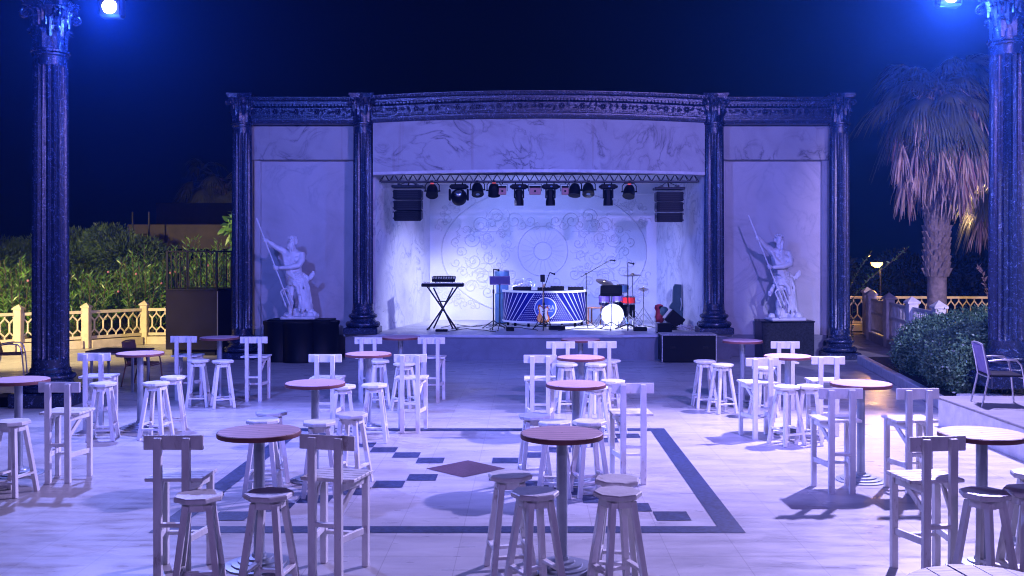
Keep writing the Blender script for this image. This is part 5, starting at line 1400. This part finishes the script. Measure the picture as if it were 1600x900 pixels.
chairs=[(271,680,0,'left of the front left table, its back to the camera'),
 (511,680,-14,'turned slightly right, right of the front left table'),
 (1465,682,8,'nearest the right edge, before the weathered dark table'),
 (92.5,597,-2,'at the left edge, before the left column base'),
 (147,551.5,2,'between the left column and the bar table with dark table behind'),
 (287,525,-3,'farthest left, before the dark railed booth'),
 (396.5,526,2,'right of the farthest left table, near the stage column'),
 (508,553.5,0,'behind the second-row left table, before the dark drum pedestal'),
 (575.5,527,2,'behind the mauve-topped table, before the stage left end'),
 (641,553.5,0,'alone in front, right of the mauve-topped table, left of the stage centre'),
 (674,527,0,'right of the farthest table left of centre, by the stage front'),
 (844,554.5,0,'left of the pink third-back table in the centre line'),
 (876,533.5,3,'left one of the pair nearest the stage centre'),
 (941,533,-2,'right one of the pair nearest the stage centre'),
 (989,598.5,3,'right of the bright pink-topped table behind the front centre'),
 (1191,559,8,'left of the stools encircling the table before the right pedestal'),
 (1227,533.5,0,'right in front of the square block pedestal'),
 (1294,556.5,0,'right of the table encircled by stools, before the right outer stage column'),
 (1314,606.5,2,'left of the table with visible stepped base'),
 (1434,607,5,'between the table with stepped base and the raised platform')]
C0=make_chair()
for i,(x,y,a,l) in enumerate(chairs):
    p=on(x,y,1.12); rz=R(a); off=Matrix.Rotation(rz,3,'Z')@Vector((0,-.17,0))
    place(C0,i==0,Vector((p.x-off.x,p.y-off.y,0)),rz,'white bar chair '+l,'chair',GC)
stools=[(311,772,10,'nearest the camera before the front left table, left of two'),
 (420,769,-8,'nearest the camera before the front left table, right of two'),
 (424,643,20,'behind the front left table, farther of the two on its far side'),
 (411,655,5,'behind the front left table, nearer of the two on its far side'),
 (499,658,12,'below the second-row left table, left of the two over the chair rail'),
 (549,646,-15,'below the second-row left table, right of the two over the chair rail'),
 (536,602,10,'tucked under the right side of the second-row left table'),
 (585,600,3,'brightly lit, alone in front of the mauve-topped table'),
 (592,563,14,'behind the mauve-topped table, half hidden by its shaft'),
 (632,567,30,'half hidden behind the chair right of the mauve-topped table'),
 (161,598,10,'in front of the chair right of the left column'),
 (244,597,-6,'left of the pair right of the table with the dark table behind'),
 (270,588,14,'right of the pair right of the table with the dark table behind'),
 (310,562,8,'left of the two before the farthest left table'),
 (348,563,25,'right of the two before the farthest left table'),
 (20,657,-12,'at the left edge of the photo before the left edge table'),
 (797,740,12,'left rear of the four round the front centre table'),
 (836,767,28,'left front of the four round the front centre table'),
 (964,747,-10,'right rear of the four round the front centre table'),
 (965,767,22,'right front of the four round the front centre table'),
 (835,648,8,'left of the three between the front centre and pink-topped tables'),
 (867,658,-6,'middle of the three between the front centre and pink-topped tables'),
 (921,657,16,'right of the three between the front centre and pink-topped tables'),
 (929,603,20,'hidden behind the bright pink tabletop of the second row'),
 (957,594,-14,'beyond the right edge of the bright pink tabletop'),
 (885,568,10,'left of the three behind the pair of chairs nearest the stage centre'),
 (931,568,35,'middle of the three behind the pair of chairs nearest the stage centre'),
 (953,562,5,'right of the three behind the pair of chairs nearest the stage centre'),
 (1101,563,6,'left of the two standing apart by the road case'),
 (1128.5,568.5,20,'right of the two standing apart by the road case'),
 (1229,603,26,'front left of the table encircled by seats before the right pedestal'),
 (1265,602,-18,'front right of the table encircled by seats before the right pedestal'),
 (1193,573,12,'behind the chair left of the encircled table, mostly hidden'),
 (1539,768,32,'before the weathered dark table, closest to the front right chair'),
 (1607,764,10,'cut by the right edge, nearer of two there'),
 (1616,738,-15,'cut by the right edge, farther of two there')]
S0=make_stool()
for i,(x,y,a,l) in enumerate(stools): place(S0,i==0,Vector((*on(x,y,.78).xy,0)),R(a),'white octagonal stool '+l,'stool',GS)
# rough table at the lower right corner
p=on(1549,921,1.10); t=empty('plank_table',(p.x,p.y,0),R(8),'round table of rough weathered grey planks cut by the bottom right corner','table')
b=MB(); r_=random.Random(12)
for k in range(6):
    y0=-.345+.115*k; y1=y0+.11; ym=max(abs(y0),abs(y1)) ; poly=[]
    for j in range(9):
        y=y0+(y1-y0)*j/8; poly.append((math.sqrt(max(.0,.352**2-y*y)),y))
    for j in range(8,-1,-1):
        y=y0+(y1-y0)*j/8; poly.append((-math.sqrt(max(.0,.352**2-y*y)),y))
    b.prism(poly,1.05,1.098+r_.uniform(-.004,.004),Matrix.Rotation(R(90),4,'Z'))
b.build('tabletop',M_oldtop,t)
b=MB(); b.lathe([(.36,1.04),(.36,1.085),(.353,1.085)],40); b.build('edge_band',M_oldtop,t,40)
b=MB(); b.lathe([(.05,.06),(.05,1.04)],20); b.build('pole',M_pole,t,40)
b=MB(); b.lathe([(.28,0),(.27,.03),(.1,.06),(.05,.1)],32); b.build('base',M_pole,t,40)

# armchairs
def armchair(loc,rz,lab,seatm,tubem,name='armchair',group=None):
    o=empty(name,loc,rz,lab,'armchair',group)         # faces +x
    b=MB(); b.box((.0,0,.43),(.46,.46,.035),ch=.012); b.build('seat',M_black if seatm is M_purple else seatm,o)
    b=MB(); M=Matrix.Translation((-.245,0,.64))@Matrix.Rotation(R(-13),4,'Y'); b.box((0,0,.0),(.028,.46,.44),M,.01); b.build('backrest',seatm,o)
    for s_ in (-1,1):
        b=MB(); b.tube([(.27,s_*.26,0),(.235,s_*.26,.42),(.20,s_*.26,.58),(.14,s_*.26,.645),(-.02,s_*.26,.655),(-.22,s_*.25,.63)],.014,8); b.build('arm_leg',tubem,o,60)
        b=MB(); b.tube([(-.31,s_*.25,0),(-.22,s_*.245,.42),(-.25,s_*.24,.6),(-.30,s_*.235,.86)],.014,8); b.build('leg',tubem,o,60)
    b=MB(); b.tube([(-.30,-.235,.855),(-.31,-.1,.87),(-.31,.1,.87),(-.30,.235,.855)],.014,8); b.build('top_rail',tubem,o,60)
    for xx in (-.2,.235): b=MB(); b.tube([(xx,-.25,.4),(xx,.25,.4)],.011,6); b.build('seat_bar',tubem,o,60)
    return o
p=on(1562,632,.44); armchair(Vector((p.x,p.y,.44)),R(-8),'aluminium armchair with violet mesh back on the raised platform, facing right',M_purple,M_alu)
armchair(Vector((p.x+1.02,p.y+.1,.44)),R(175),'aluminium armchair cut by the right edge on the platform, facing left',M_purple,M_alu)
p=on(14,585,0); armchair(Vector((p.x,p.y+.1,0)),R(20),'brown wicker armchair at the left edge before the balustrade',M_wicker,M_alu,'wicker_armchair','brown wicker armchairs')
p=on(200,606,0); armchair(Vector((p.x+.15,p.y+.35,0)),R(-6),'brown wicker armchair drawn up to the dark rectangular table',M_wicker,M_wicker,'wicker_armchair','brown wicker armchairs')
p=on(188,546,.75); o=empty('rectangular_table',(p.x,p.y,0),R(-6),'dark rectangular table right of the left column','table')
b=MB(); b.box((0,0,.735),(.98,.75,.03),ch=.006); b.build('tabletop',M_dwood,o)
for sx in (-.40,.40):
    for sy in (-.30,.30): b=MB(); b.bar((sx,sy,0),(sx,sy,.72),.04); b.build('leg',M_alu,o)
b=MB(); b.box((0,-.31,.70),(.8,.02,.04)); b.box((0,.31,.70),(.8,.02,.04)); b.build('frame',M_alu,o)
p=on(20,637,.0); o=empty('low_planter',(p.x,p.y+.3,0),0,'low dark flat box on the floor left of the left column base','planter'); b=MB(); b.box((0,0,.08),(.9,.5,.16),ch=.02); b.build('box',M_case,o); b=MB(); b.box((0,0,.165),(.84,.44,.012)); b.build('soil',M_soil,o)

# ------------------------------------------------------------------ night haze
m=bpy.data.materials.new('night_haze'); m.use_nodes=True; n=m.node_tree.nodes; l=m.node_tree.links
n.remove(n['Principled BSDF']); v=n.new('ShaderNodeVolumePrincipled'); v.inputs['Color'].default_value=(.04,.22,1,1); v.inputs['Density'].default_value=.0011; v.inputs['Anisotropy'].default_value=.72
l.new(v.outputs[0],n['Material Output'].inputs['Volume'])
b=MB(); b.box((0,34,6.4),(110,90,15.4)); ho=b.build('haze',m); ho['kind']='stuff'
